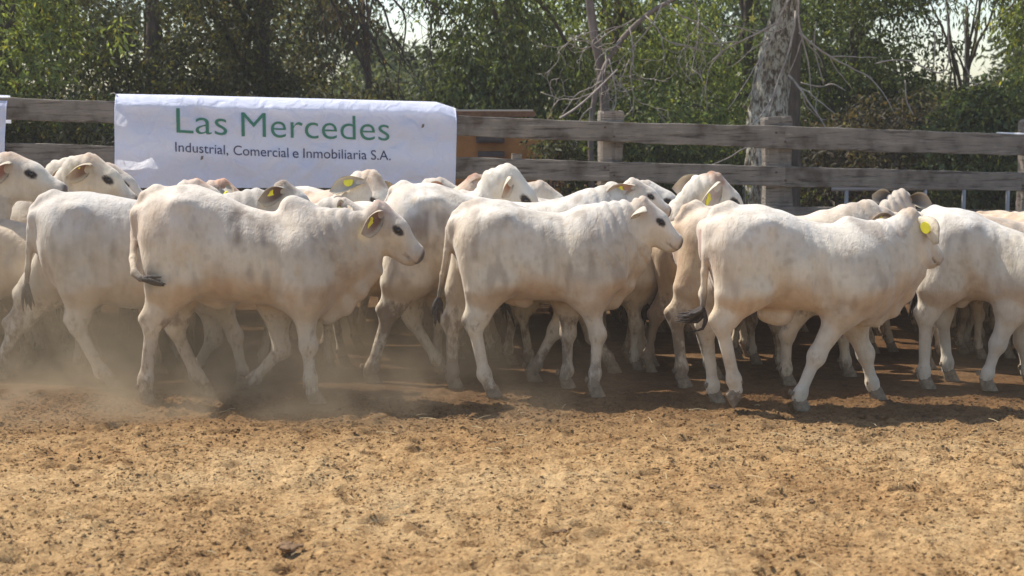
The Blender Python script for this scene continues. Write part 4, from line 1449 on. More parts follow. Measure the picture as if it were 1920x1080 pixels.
FA = np.array([-4.25, 12.95, 0.0])
FB = np.array([4.75, 14.45, 0.0])
FD = (FB - FA) / np.linalg.norm(FB - FA)
FN = np.array([FD[1], -FD[0], 0.0])          # towards the camera
FANG = math.atan2(FD[1], FD[0])


def fence_pt(px, py, off=0.0):
    """(distance along the fence, height) of a pixel, on the rails' front face pushed off metres to the camera"""
    w_ = on_plane(px, py, FA + FN * off, FN)
    return float(np.dot(w_ - FA, FD)), float(w_[2])


fence = empty('rail_fence', tuple(FA), 'weathered timber rail fence of wide horizontal boards behind the herd', 'fence', None, FANG)


def board(name, p0, p1, thick=0.045, off=0.0, sag=0.0, mat=MAT_RAIL, ends=(0, 0), parent=fence, **props):
    """a rough sawn plank; p0, p1 = (s, ztop, zbottom) at both ends"""
    n = 30
    rr = np.random.default_rng(int(abs(p0[0]) * 977 + abs(p0[1]) * 331) % 100000)
    V, F = [], []
    for i in range(n):
        t = i / (n - 1)
        s_ = p0[0] + (p1[0] - p0[0]) * t
        zt = p0[1] + (p1[1] - p0[1]) * t - sag * math.sin(t * math.pi) + 0.002 * math.sin(s_ * 9.1 + p0[1] * 7) + rr.normal(0, 0.0015)
        zb = p0[2] + (p1[2] - p0[2]) * t - sag * math.sin(t * math.pi) + 0.0025 * math.sin(s_ * 6.3 + p0[2] * 5) + rr.normal(0, 0.002)
        wv = 0.006 * math.sin(s_ * 2.1 + p0[1])
        y0, y1 = -off - thick + wv, -off + wv
        c = 0.006
        V += [(s_, y0, zb + c), (s_, y0, (zb + zt) / 2), (s_, y0, zt - c), (s_, y0 + c, zt), (s_, y1 - c, zt - .002), (s_, y1, zt - c), (s_, y1, zb + c), (s_, y1 - c, zb), (s_, y0 + c, zb)]
    k = 9
    for i in range(n - 1):
        for j in range(k):
            a, b = i * k + j, i * k + (j + 1) % k
            F.append((a, a + k, b + k, b))
    F.append(tuple(range(k)))
    F.append(tuple((n - 1) * k + j for j in range(k))[::-1])
    V = np.array(V)
    o = (V[:, 0].mean(), 0, (p0[1] + p0[2]) / 2)
    me = new_mesh(name, V - o, F, mat, False)
    return link(name, me, parent, o, **props)


RAILS = {0: ([(-420, 170, 214), (10, 182, 224), (213, 188, 229), (560, 203, 243), (870, 217, 262), (1148, 226, 269), (1150, 229, 266), (1472, 236, 279), (1920, 252, 292), (2400, 268, 306)]),
         1: ([(-420, 252, 312), (10, 267, 321), (213, 273, 322), (560, 285, 330), (870, 297, 335), (1148, 303, 340), (1166, 304, 341), (1472, 312, 350), (1920, 324, 358), (2400, 335, 367)]),
         2: ([(-420, 345, 398), (10, 350, 398), (560, 362, 405), (1148, 377, 417), (1166, 378, 417), (1472, 387, 425), (1920, 395, 430), (2400, 402, 436)]),
         3: ([(-420, 430, 480), (560, 440, 484), (1148, 450, 490), (1472, 455, 492), (1920, 460, 495), (2400, 465, 498)])}


def rail_at(k, px):
    T = RAILS[k]
    xs = [t[0] for t in T]
    return float(np.interp(px, xs, [t[1] for t in T])), float(np.interp(px, xs, [t[2] for t in T]))


CUTS = [-420, -60, 558, 1152, 1474, 1926, 2400]
for k in RAILS:
    for a, b in zip(CUTS[:-1], CUTS[1:]):
        ov = 9 if k == 1 else -1.5
        xa, xb = a - (ov if a > -400 and k == 1 else 1.5), b - 1.5
        out = []
        for x in (xa, xb):
            t_, bo = rail_at(k, x)
            off = 0.13
            s_, zt = fence_pt(x, t_, off)
            _, zb = fence_pt(x, bo, off)
            out.append((s_, zt, zb))
        rr = random.Random(k * 31 + a)
        board('rail', out[0], out[1], 0.045, 0.085 + 0.004 * rr.random() + (0.0 if k != 1 else 0.005 * (CUTS.index(a) % 2)))


def post(px, ptop, w_px, off_=0.0, depth=0.16, mat=MAT_POST, label=None, split=True):
    s_, zt = fence_pt(px, ptop, 0.0)
    wd = w_px / F_PX * 13.7 / 2
    n = 14
    rr = np.random.default_rng(int(px) + 500)
    prof = [(-1, -.75), (-.8, -1), (-.1, -1.03), (.15, -.86), (.3, -1), (.85, -.98), (1, -.7), (1.02, .6), (.7, 1), (-.6, 1), (-1, .7)]
    V, F = [], []
    zs = np.concatenate([np.linspace(-0.4, zt - .02, n), [zt]])
    lean = rr.normal(0, 0.010)
    for i, z_ in enumerate(zs):
        tap = 1.0 if i < n else 0.93
        for (x, y) in prof:
            q = 1 + 0.05 * math.sin(z_ * 7 + x * 3) + rr.normal(0, 0.012)
            V.append((x * wd * q * tap + lean * z_, y * depth / 2 * q * tap, z_ + (rr.normal(0, .007) if i == n else 0)))
    k = len(prof)
    for i in range(len(zs) - 1):
        for j in range(k):
            a, b = i * k + j, i * k + (j + 1) % k
            F.append((a, b, b + k, a + k))
    F.append(tuple((len(zs) - 1) * k + j for j in range(k)))
    me = new_mesh('post', V, F, mat, False)
    return link('post', me, fence, (s_, 0.0, 0), **({'label': label} if label else {}))


post(-62, 168, 42)
post(558, 212, 42)
post(1143, 208, 44, label='squared post with flat top standing above the rails')
post(1464, 220, 54, mat=MAT_RAIL, label='thick grey post beside the big tree trunk')
post(1936, 226, 44)
post(2390, 246, 42)
MAT_BOLT = simple_mat('rusty_bolt', (.09, .055, .04), .8, .4)
for px in (558, 1143, 1464, 1936):
    for k in (0, 1, 2):
        t_, b_ = rail_at(k, px)
        for dx, fr in ((-9, .3), (8, .7)):
            s_, z_ = fence_pt(px + dx, t_ + (b_ - t_) * fr, .13)
            mb = MB()
            mb.tube([(s_, -.128, z_), (s_, -.148, z_)], .010, 8)
            mb.build('bolt', MAT_BOLT, fence, False)
MAT_WHITE_METAL = simple_mat('white_pipe', (0.75, 0.74, 0.72), 0.4, 0.5)
# white pipe lying on the top rail at the right edge
s0, z0 = fence_pt(1869, 250.5, 0.10)
s1, z1 = fence_pt(2080, 256, 0.10)
pipe = empty('pipe', tuple(FA + FD * s0 + np.array([0, 0, 0])), 'white metal pipe lying on the top rail at the right edge', 'pipe', None, FANG)
mb = MB()
mb.tube([(0, -.105, z0), ((s1 - s0) / 2, -.105, (z0 + z1) / 2), (s1 - s0, -.105, z1)], 0.013, 10)
mb.build('tube', MAT_WHITE_METAL, pipe)
# small block on the second rail
s0, z0 = fence_pt(969, 299, 0.10)
blk = MB()
blk.box((-.042, -.12, 0), (.042, -.06, .048), jit=.003)
o = blk.build('wood_block', MAT_POST, None, False, loc=tuple(FA + FD * s0 + np.array([0, 0, z0 + .003])))
o.rotation_euler = (0, 0, FANG)
o['label'] = 'small pale wooden block resting on the second rail before the orange panel'
o['category'] = 'block'

# ------------------------------------------------------------------ banner
def cloth_material():
    m, n, b, out = mat_new('thin_white_cloth')
    b.inputs['Roughness'].default_value = 0.8
    b.inputs['Specular IOR Level'].default_value = 0.2
    b.inputs['Base Color'].default_value = (0.84, 0.86, 1.0, 1)
    tl = nd(n, 'ShaderNodeBsdfTranslucent')
    tl.inputs[0].default_value = (0.90, 0.92, 1.0, 1)
    mx = nd(n, 'ShaderNodeMixShader')
    mx.inputs[0].default_value = 0.42
    n.links.new(b.outputs[0], mx.inputs[1])
    n.links.new(tl.outputs[0], mx.inputs[2])
    n.links.new(mx.outputs[0], out.inputs[0])
    tc = nd(n, 'ShaderNodeTexCoord')
    nz = nd(n, 'ShaderNodeTexNoise', i_Scale=7.0, i_Detail=5.0, i_Distortion=0.8)
    n.links.new(tc.outputs['Object'], nz.inputs['Vector'])
    bp = nd(n, 'ShaderNodeBump', i_Strength=0.8, i_Distance=0.04)
    n.links.new(nz.outputs['Fac'], bp.inputs['Height'])
    n.links.new(bp.outputs[0], b.inputs['Normal'])
    n.links.new(bp.outputs[0], tl.inputs['Normal'])
    return m


MAT_CLOTH = cloth_material()
OFFB = 0.185


def crease(s_, z_):
    """depth of the cloth's wrinkles (metres towards the camera) at fence coordinates"""
    q = np.stack([s_, z_, np.zeros_like(s_)], 1)
    w_ = vnoise(q, 0.55, 60) * 0.026 + vnoise(q @ np.array([[.8, .6, 0], [-.6, .8, 0], [0, 0, 1]]) * [1, 2.6, 1], 0.30, 61) * 0.018
    w_ += vnoise(q @ np.array([[.7, -.7, 0], [.7, .7, 0], [0, 0, 1]]) * [1, 3.0, 1], 0.22, 62) * 0.011
    return np.maximum(w_, -0.030)


def banner(top, bot, label, name='banner', nx=150, nz=46, lump=None):
    """top, bot: lists of (px, py) of the front sheet's edges; the sheet goes over the top rail and down behind"""
    tS = np.array([fence_pt(*p, OFFB) for p in top])
    bS = np.array([fence_pt(*p, OFFB) for p in bot])
    u = np.linspace(0, 1, nx)
    ts = tS[0, 0] + (tS[-1, 0] - tS[0, 0]) * u
    tz = np.interp(ts, tS[:, 0], tS[:, 1])
    bs = bS[0, 0] + (bS[-1, 0] - bS[0, 0]) * u
    bz = np.interp(bs, bS[:, 0], bS[:, 1])
    rows = []
    strip = 0.085
    # behind the rail, up, over the top, sloping forward, then down
    for dz, y in ((-.22, .055), (-.10, .055), (-.02, .055), (0.008, .045), (0.010, -.02), (0.004, -.075)):
        rows.append(np.stack([ts, np.full(nx, y) * 1.0, tz + dz], 1))
    for k in range(1, nz + 1):
        t = k / nz
        zz = tz + (bz - tz) * t
        ss = ts + (bs - ts) * t
        d_ = tz - zz
        y = -(0.075 + (OFFB - 0.075) * np.clip(d_ / strip, 0, 1) ** 0.75 + 0.022 * sstep(0.1, 0.5, d_))
        cr = crease(ss, zz) * sstep(0.0, 0.12, d_)
        if lump is not None:
            ls, lz, lr, lh = lump
            q = np.sqrt(((ss - ls) / lr[0]) ** 2 + ((zz - lz) / lr[1]) ** 2)
            cr = cr + lh * sstep(1.0, 0.5, q)
        rows.append(np.stack([ss, y - cr, zz], 1))
    V = np.concatenate(rows)
    m = len(rows)
    I = np.arange(m * nx).reshape(m, nx)
    F = np.stack([I[:-1, :-1], I[1:, :-1], I[1:, 1:], I[:-1, 1:]], -1).reshape(-1, 4)
    root = empty(name, tuple(FA), label, 'banner', 'cloth banners hung over the fence', FANG)
    # two sides of the cloth, 2 mm apart
    link('cloth', new_mesh('cloth', V, F, MAT_CLOTH, True), root)
    for col in (0, nx - 1):
        hem = MB()
        pts = V.reshape(m, nx, 3)[5::3, col] + [0, -.002, 0]
        hem.tube(pts, 0.005, 5)
        hem.build('hem', MAT_CLOTH, root)
    return root, (tz[0], strip)


ls, lz = fence_pt(243, 300, OFFB)
ban, _ = banner([(216, 178), (330, 180), (600, 187), (822, 193), (856, 204)], [(217, 352), (852, 352)],
                'white cloth banner with green and black lettering hung over the fence', lump=(ls, lz, (.16, .14), .007))
banner([(-560, 158), (11, 181)], [(-560, 330), (6, 350)], 'white cloth banner of which only the right edge shows at far left')
MAT_GREEN = simple_mat('green_print', (0.055, 0.18, 0.12), 0.7, 0.2)
MAT_BLACK = simple_mat('dark_print', (0.05, 0.05, 0.11), 0.7, 0.2)


def lettering(txt, x0, y0, x1, y1, cap0, mat, bold=0.0):
    """txt fitted between the pixels (x0, baseline y0) and (x1, baseline y1), cap height cap0 px"""
    cu = bpy.data.curves.new('txt', 'FONT')
    cu.body = txt
    cu.size = 1.0
    cu.offset = bold
    cu.resolution_u = 6
    ob = bpy.data.objects.new('txt', cu)
    COL.objects.link(ob)
    bpy.context.view_layer.update()
    me = bpy.data.meshes.new_from_object(ob.evaluated_get(bpy.context.evaluated_depsgraph_get()))
    bpy.data.objects.remove(ob)
    import bmesh
    bm = bmesh.new()
    bm.from_mesh(me)
    bmesh.ops.triangulate(bm, faces=bm.faces)
    for _ in range(4):
        lng = [e for e in bm.edges if e.calc_length() > (0.10 if cap0 > 30 else 0.3)]
        if not lng:
            break
        bmesh.ops.subdivide_edges(bm, edges=lng, cuts=1)
        bmesh.ops.triangulate(bm, faces=[f for f in bm.faces if len(f.verts) > 3])
    bm.to_mesh(me)
    bm.free()
    n = len(me.vertices)
    co = np.zeros(n * 3, np.float32)
    me.vertices.foreach_get('co', co)
    co = co.reshape(-1, 3).astype(float)
    xa, xb = co[:, 0].min(), co[:, 0].max()
    cap = 0.73
    a0, a1 = fence_pt(x0, y0, OFFB + .03), fence_pt(x1, y1, OFFB + .03)
    ac = fence_pt(x0, y0 - cap0, OFFB + .03)
    t = (co[:, 0] - xa) / (xb - xa)
    ss = a0[0] + (a1[0] - a0[0]) * t
    zz = a0[1] + (a1[1] - a0[1]) * t + co[:, 1] / cap * (ac[1] - a0[1])
    tzz = np.interp(ss, [fence_pt(216, 178, OFFB)[0], fence_pt(822, 193, OFFB)[0], fence_pt(856, 204, OFFB)[0]],
                    [fence_pt(216, 178, OFFB)[1], fence_pt(822, 193, OFFB)[1], fence_pt(856, 204, OFFB)[1]])
    d_ = tzz - zz
    yy = -(0.075 + (OFFB - 0.075) * np.clip(d_ / .085, 0, 1) ** 0.75 + 0.022 * sstep(0.1, 0.5, d_)) - crease(ss, zz) * sstep(0.0, 0.12, d_)
    q = np.sqrt(((ss - ls) / .16) ** 2 + ((zz - lz) / .14) ** 2)
    yy = yy - .007 * sstep(1.0, 0.5, q) - 0.006
    me.vertices.foreach_set('co', np.stack([ss, yy, zz], 1).astype(np.float32).ravel())
    me.update()
    me.materials.clear()
    me.materials.append(mat)
    return link('lettering', me, ban)


lettering('Las', 331, 249, 426, 254, 50, MAT_GREEN, -0.007)
lettering('Mercedes', 453, 256, 731, 264, 49, MAT_GREEN, -0.007)
lettering('Industrial,', 329, 284, 428, 290, 19, MAT_BLACK, 0.0)
lettering('Comercial', 438, 290.5, 541, 295, 19, MAT_BLACK, 0.0)
lettering('e', 549, 295.5, 560, 296, 19, MAT_BLACK, 0.0)
lettering('Inmobiliaria', 569, 296, 688, 299, 19, MAT_BLACK, 0.0)
lettering('S.A.', 696, 299.5, 733, 300.5, 19, MAT_BLACK, 0.0)
# eyelets with short cords at the upper corners and a knot at the side
MAT_CORD = simple_mat('grey_cord', (.35, .33, .30), .8)
for px, py, dx, dz in ((220, 181, -.07, .02), (851, 209, .06, .01), (221, 262, -.05, -.02), (848, 330, .06, .02)):
    s_, z_ = fence_pt(px, py, OFFB)
    yy = -(OFFB + .004) if py > 215 else -.10
    mb = MB()
    mb.tube([(s_, yy, z_), (s_ + dx * .5, yy + .01, z_ + dz + .012), (s_ + dx, yy + .05, z_ + dz)], .0035, 5)
    mb.build('tie_cord', MAT_CORD, ban)
# tie holes
for px, py in ((793, 236), (378, 296)):
    s_, z_ = fence_pt(px, py, OFFB + .03)
    mb = MB()
    yy = float(-(OFFB + .022) - crease(np.array([s_]), np.array([z_]))[0])
    mb.add([(s_ - .012, yy - .006, z_ - .018), (s_ + .010, yy - .006, z_ - .012), (s_ + .016, yy - .006, z_ + .016), (s_ - .004, yy - .006, z_ + .014)], [(0, 1, 2, 3)])
    mb.build('stain', simple_mat('brown_stain', (.16, .12, .11), .8), ban, False)

# ------------------------------------------------------------------ orange machine behind the fence
MAT_ORANGE = simple_mat('faded_orange_paint', (0.36, 0.155, 0.04), 0.6, 0.35, 0.3, 4, 0.0)
MAT_DKSTEEL = simple_mat('dark_steel', (0.075, 0.058, 0.05), 0.7, 0.4, 0.3, 10)
MAT_RUST = simple_mat('rusty_plank', (0.17, 0.085, 0.045), 0.85, 0.2, 0.4, 12, .002)
mc = at_depth(905, 280, 15.6)
mach = empty('machine', (mc[0], mc[1], 0), 'orange steel machine body behind the fence, right of the banner', 'machine')
mb = MB()
mb.box((-.95, 0, .35), (.80, .9, 1.54))
mb.build('body_panel', MAT_ORANGE, mach, False)
mb = MB()
mb.box((-1.0, -.05, 1.60), (.52, .9, 1.655))
mb.build('top_plank', MAT_RUST, mach, False)
mb = MB()
mb.box((-1.0, -.055, 1.657), (.50, -.01, 1.672))
mb.build('edge_strip', simple_mat('pale_strip', (.5, .45, .36), .7), mach, False)
mb = MB()
zf = lambda py: at_depth(905, py, 15.55)[2]
xf = lambda px: at_depth(px, 280, 15.55)[0] - mc[0]
mb.box((xf(893), -.10, zf(268)), (xf(946), 0, zf(240)))
mb.box((xf(898), -.13, zf(264)), (xf(940), -.10, zf(242)))
mb.build('bracket', MAT_DKSTEEL, mach, False)
mb = MB()
mb.box((xf(896), -.08, zf(294)), (xf(946), 0, zf(284)))
mb.build('bar', MAT_DKSTEEL, mach, False)
mb = MB()
for x in (-.8, .65):
    mb.tube([(x, .45, .30), (x + .02, .62, .30)], [.30, .30], 20)
mb.build('wheel', MAT_DKSTEEL, mach, False)

# ------------------------------------------------------------------ low pen gate seen under the rails at right
MAT_GATE = simple_mat('grey_pipe', (0.42, 0.40, 0.38), 0.5, 0.5)
g0 = at_depth(1560, 352, 15.5)
g1 = at_depth(2100, 362, 15.9)
gate = empty('pen_gate', (g0[0], g0[1], 0), 'grey tubular pen gate behind the right-hand rails', 'gate', None, math.atan2(g1[1] - g0[1], g1[0] - g0[0]))
LG = math.hypot(g1[0] - g0[0], g1[1] - g0[1])
zt = g0[2] - .01
for z_ in (zt, .12):
    mb = MB()
    mb.tube([(0, 0, z_), (LG / 2, 0, z_), (LG, 0, z_)], .024, 8)
    mb.build('top_bar' if z_ > .5 else 'bottom_bar', MAT_GATE, gate)
for px in (1582, 1735, 1811, 1898, 1985, 2070):
    x = (at_depth(px, 370, 15.65)[0] - g0[0]) * 1.0
    mb = MB()
    mb.tube([(x, 0, .12), (x, 0, zt)], .020, 8)
    mb.build('upright', MAT_GATE, gate)
# pale sliver of rubbish lying among the legs
MAT_SHEET = simple_mat('pale_scrap', (0.7, 0.68, 0.62), 0.6, 0.3)
# ================================================================== vegetation
def leaf_material(name, sat=1.0):
    m, n, b, out = mat_new(name)
    b.inputs['Roughness'].default_value = 0.6
    b.inputs['Specular IOR Level'].default_value = 0.28
    at = nd(n, 'ShaderNodeAttribute', attribute_name='coat')
    n.links.new(at.outputs['Color'], b.inputs['Base Color'])
    tl = nd(n, 'ShaderNodeBsdfTranslucent')
    mul = nd(n, 'ShaderNodeMix', data_type='RGBA', blend_type='MULTIPLY')
    mul.inputs[0].default_value = 1
    mul.inputs[7].default_value = (1.25, 1.25, 0.6, 1)
    n.links.new(at.outputs['Color'], mul.inputs[6])
    n.links.new(mul.outputs[2], tl.inputs[0])
    mx = nd(n, 'ShaderNodeMixShader')
    mx.inputs[0].default_value = 0.48
    n.links.new(b.outputs[0], mx.inputs[1])
    n.links.new(tl.outputs[0], mx.inputs[2])
    n.links.new(mx.outputs[0], out.inputs[0])
    return m


MAT_LEAF = leaf_material('leaf')
MAT_BARK = simple_mat('rough_brown_bark', (0.11, 0.085, 0.065), 0.9, 0.15, 0.5, 12, 0.02, (1, 1, .35))
MAT_TWIG = simple_mat('grey_bare_twig', (0.34, 0.29, 0.25), 0.85, 0.2, 0.35, 14, 0.002)
MAT_DTWIG = simple_mat('dark_branch', (0.05, 0.042, 0.036), 0.9, 0.2, 0.3, 14)


def leaves(C, D, n_per, spread, llen, col, seed, droop=0.5, colvar=0.75, wr=0.36):
    """leaf blades around the cluster centres C (k,3); D (k,) brightness factors. Returns V, F, colours"""
    r = np.random.default_rng(seed)
    k = len(C)
    n = k * n_per
    c = np.repeat(C, n_per, 0)
    sp_ = np.asarray(spread)
    # leaves sit along short drooping sprays
    nsp = max(1, n_per // 7)
    sd = r.normal(0, 1, (k, nsp, 3))
    sd /= np.linalg.norm(sd, axis=2)[..., None]
    sd[..., 2] = sd[..., 2] * 0.6 - droop * 0.5
    which = r.integers(0, nsp, (k, n_per))
    dirs = sd[np.arange(k)[:, None], which].reshape(-1, 3)
    t = r.random(n) ** 0.7
    p = c + dirs * t[:, None] * sp_ * 1.5 + r.normal(0, 1, (n, 3)) * sp_ * 0.16
    p[:, 2] -= droop * t * t * sp_ * 0.8
    a = dirs * 0.6 + r.normal(0, 0.55, (n, 3)) + [0, 0, -droop]
    a /= np.linalg.norm(a, axis=1)[:, None]
    b = np.cross(a, r.normal(0, 1, (n, 3)))
    b /= np.linalg.norm(b, axis=1)[:, None] + 1e-9
    nn = np.cross(a, b)
    L = llen * r.uniform(.6, 1.35, n)[:, None]
    W = L * wr
    v0 = p
    v1 = p + a * L * .42 + b * W * .5 + nn * W * .12
    v2 = p + a * L
    v3 = p + a * L * .42 - b * W * .5 + nn * W * .12
    V = np.stack([v0, v1, v2, v3], 1).reshape(-1, 3)
    I = np.arange(n) * 4
    F = np.stack([I, I + 1, I + 2, I + 3], 1)
    base = np.asarray(col)[None] * (1 + r.normal(0, colvar * .45, (n, 1)))  # random leaf tints, spread widened to mimic sunlit and shaded leaves
    base = base * np.repeat(D, n_per)[:, None]
    yel = (r.random(n) < .10)[:, None]
    base = np.where(yel, base * [1.7, 1.35, .9], base)
    base = np.clip(base, 0.008, 0.5)
    return V, F, np.repeat(base, 4, 0)


def crown_points(shape, k, seed, shell=0.35):
    """cluster centres inside a lumpy ellipsoid (centre, radii)"""
    r = np.random.default_rng(seed)
    c, R = np.asarray(shape[0]), np.asarray(shape[1])
    d = r.normal(0, 1, (k * 2, 3))
    d /= np.linalg.norm(d, axis=1)[:, None]
    lump = 1 + 0.28 * vnoise(d * 2 + seed, 0.8, 70) + 0.15 * vnoise(d * 2 + seed, 0.35, 71)
    rad = (shell + (1 - shell) * r.random(k * 2)) ** 0.6 * lump
    p = c + d * rad[:, None] * R
    hole = vnoise(p + seed * 7.0, 0.75, 72)
    p = p[hole > -0.30][:k]
    return p


def make_tree(name, cat, label, base, shapes, col, seed, trunk_r=0.12, n_cl=260, n_per=60, spread=0.22, llen=0.075, droop=0.5,
              group='trees and shrubs behind the fence', trunk_top=None, lean=(0, 0), zmin=0.05, wr=.36, bark=None, limbs=9):
    root = empty(name, tuple(base), label, cat, group)
    b = np.array(base, float)
    r = np.random.default_rng(seed)
    V, F, C, off = [], [], [], 0
    P = []
    for i, sh in enumerate(shapes):
        k = int(1.3 * n_cl * (sh[2] if len(sh) > 2 else 1 / len(shapes)))
        P.append(crown_points(sh, k, seed + i))
    P = np.concatenate(P)
    P = P[P[:, 2] + b[2] > zmin]
    D = 1 + 0.45 * vnoise(P, 0.55, seed)
    v, f, c = leaves(P, D, n_per, spread, llen, col, seed, droop, wr=wr)
    v[:, 2] = np.maximum(v[:, 2], 0.01)
    link('crown', new_mesh('crown', v, f, MAT_LEAF, False, c), root)
    # trunk with limbs reaching into the crown
    mb = MB()
    tt = trunk_top if trunk_top is not None else shapes[0][0][2] + shapes[0][1][2] * .5
    n = 9
    t = np.linspace(0, 1, n)
    ctr = np.stack([t * lean[0] + .04 * np.sin(t * 5 + seed), t * lean[1] + .03 * np.cos(t * 4 + seed), t * tt - .15], 1)
    trunk_r *= .7
    mb.tube(ctr, trunk_r * (1.25 - .85 * t), 10, .05)
    for q in range(limbs):
        k = r.integers(2, n - 1)
        tgt = P[r.integers(0, len(P))]
        s0 = ctr[k]
        mid = (s0 + tgt) / 2 + r.normal(0, .12, 3) + [0, 0, .12]
        s = np.linspace(0, 1, 8)[:, None]
        pts = (1 - s) ** 2 * s0 + 2 * s * (1 - s) * mid + s * s * tgt + r.normal(0, .012, (8, 3))
        mb.tube(pts, np.linspace(trunk_r * .42, trunk_r * .06 + .003, 8), 6)
    mb.build('trunk', bark or MAT_BARK, root)
    return root


G = dict(dark=(0.078, 0.082, 0.040), mid=(0.100, 0.128, 0.052), light=(0.20, 0.238, 0.080), olive=(0.115, 0.108, 0.058), grey=(0.105, 0.122, 0.080), dusk=(0.088, 0.074, 0.050))


def T(name, cat, label, px, Y, shapes, col, seed, **kw):
    """tree whose foot is at column px of the photograph, Y metres away; shapes in metres around its foot"""
    x = (px - 960) / F_PX * Y
    make_tree(name, cat, label, (x, Y, 0), shapes, G[col], seed, **kw)


T('bush_tree', 'tree', 'bright yellow-green leafy tree at the far left behind the fence', 20, 16.2, [((-.2, 0, 2.6), (1.15, .9, 1.5)), ((0, .1, 1.2), (1.0, .8, 1.1))], 'light', 1, n_cl=330, n_per=64, llen=.085)
T('broad_tree', 'tree', 'tall dark tree left of the banner with foliage to the ground', 300, 17.6, [((0, 0, 3.1), (1.6, 1.2, 1.9)), ((.1, .2, 1.3), (1.5, 1.0, 1.2))], 'dark', 2, n_cl=440, n_per=60, trunk_r=.16)
T('broad_tree', 'tree', 'olive-brown tree with a dark trunk above the banner\'s first word', 500, 18.4, [((0, 0, 3.2), (1.4, 1.2, 2.0)), ((0, .2, 1.3), (1.4, .9, 1.1))], 'olive', 3, n_cl=380, n_per=58, trunk_r=.15)
T('shrub', 'shrub', 'shady shrub rising behind the banner\'s left half', 400, 16.0, [((0, 0, 1.0), (1.3, .6, .85))], 'dusk', 4, n_cl=170, n_per=60, trunk_r=.05)
T('shrub', 'shrub', 'shady shrub rising behind the banner\'s right half', 700, 16.6, [((0, 0, 1.05), (1.4, .6, .9))], 'olive', 5, n_cl=180, n_per=60, trunk_r=.05)
T('broad_tree', 'tree', 'low grey-green tree under the left sky gap', 760, 24.0, [((0, 0, 1.5), (2.0, 1.2, 1.0)), ((.6, 0, 1.2), (1.8, 1.0, 1.0))], 'grey', 6, n_cl=330, n_per=54, llen=.10, spread=.3, trunk_r=.14)
T('broad_tree', 'tree', 'drooping green tree right of the left sky gap', 960, 17.4, [((0, 0, 3.0), (1.05, .9, 1.7)), ((0, 0, 1.5), (.95, .8, 1.0))], 'mid', 7, n_cl=330, n_per=62, droop=.9, trunk_r=.12)
T('shrub', 'shrub', 'leafy shrub in front of the orange machine\'s right end', 1040, 15.15, [((0.0, 0, 1.35), (.16, .12, .2)), ((.12, 0, 1.0), (.18, .15, .5))], 'dark', 8, n_cl=26, n_per=50, spread=.13, llen=.06, trunk_r=.04, zmin=.6)
T('shrub', 'shrub', 'dense shrub with small glossy leaves behind the squared fence post', 1230, 16.2, [((0, 0, 1.1), (1.0, .5, .95)), ((.6, 0, .8), (.8, .4, .7))], 'mid', 9, n_cl=230, n_per=66, trunk_r=.05, llen=.06, wr=.5)
T('broad_tree', 'tree', 'spreading light green tree over the squared fence post', 1150, 18.6, [((.1, 0, 3.2), (1.5, 1.0, 1.6)), ((.5, 0, 1.9), (1.3, .8, 1.0))], 'light', 10, n_cl=300, n_per=58, droop=.7, trunk_r=.13)
T('broad_tree', 'tree', 'green tree just right of the big lichened trunk', 1590, 19.2, [((0, 0, 2.7), (1.15, 1.0, 1.3)), ((.1, 0, 1.3), (1.3, .9, 1.2))], 'mid', 11, n_cl=330, n_per=60, trunk_r=.12)
T('broad_tree', 'tree', 'tree with reddish shade under the right sky gap', 1740, 22.5, [((0, 0, 1.25), (1.7, 1.0, .85)), ((.4, 0, .9), (1.6, .8, .8))], 'olive', 12, n_cl=300, n_per=56, llen=.085, trunk_r=.12)
T('broad_tree', 'tree', 'hanging green tree at the far right edge', 1950, 17.6, [((.3, 0, 3.0), (.85, .8, 1.7)), ((.2, 0, 1.4), (.95, .8, 1.1))], 'light', 13, n_cl=320, n_per=62, droop=.9, trunk_r=.12)
T('shrub', 'shrub', 'dark glossy shrub behind the top rail at right', 1850, 16.6, [((0, 0, 1.15), (.75, .5, .85))], 'mid', 14, n_cl=130, n_per=64, trunk_r=.04, llen=.07, wr=.5)
T('shrub', 'shrub', 'brown shady thicket behind the rails right of the big trunk', 1640, 16.9, [((0, 0, .95), (1.1, .5, .85))], 'dusk', 15, n_cl=150, n_per=60, trunk_r=.05)
T('shrub', 'shrub', 'shrub with upright blades behind the left rails', 120, 15.4, [((0, 0, .95), (1.0, .4, .8))], 'olive', 16, n_cl=130, n_per=60, trunk_r=.04, droop=-.3)
T('broad_tree', 'tree', 'grey-leaved tree hanging over the right sky gap', 1800, 18.2, [((.05, 0, 3.25), (.75, .6, .75))], 'grey', 17, n_cl=36, n_per=46, spread=.2, droop=1.2, trunk_r=.07, trunk_top=3.0, wr=.28, llen=.07)
T('broad_tree', 'tree', 'thin-leaved tree hanging over the left sky gap', 690, 17.0, [((.1, 0, 3.3), (.95, .6, .9))], 'dusk', 18, n_cl=46, n_per=44, spread=.2, droop=1.2, trunk_r=.06, trunk_top=3.0, wr=.3, llen=.07)
T('broad_tree', 'tree', 'dense tree behind the big lichened trunk', 1400, 20.5, [((0, 0, 3.0), (1.5, 1.0, 1.7)), ((0, 0, 1.4), (1.5, .9, 1.2))], 'mid', 19, n_cl=360, n_per=58, trunk_r=.14)
# beyond both sides of the frame
T('broad_tree', 'tree', 'dark tree beyond the left edge of the fence', -260, 18.0, [((0, 0, 3.0), (1.7, 1.2, 1.9))], 'mid', 20, n_cl=220, n_per=54, llen=.10)
T('broad_tree', 'tree', 'green tree beyond the right edge of the fence', 2180, 18.6, [((0, 0, 3.0), (1.7, 1.2, 1.9))], 'mid', 21, n_cl=220, n_per=54, llen=.10)

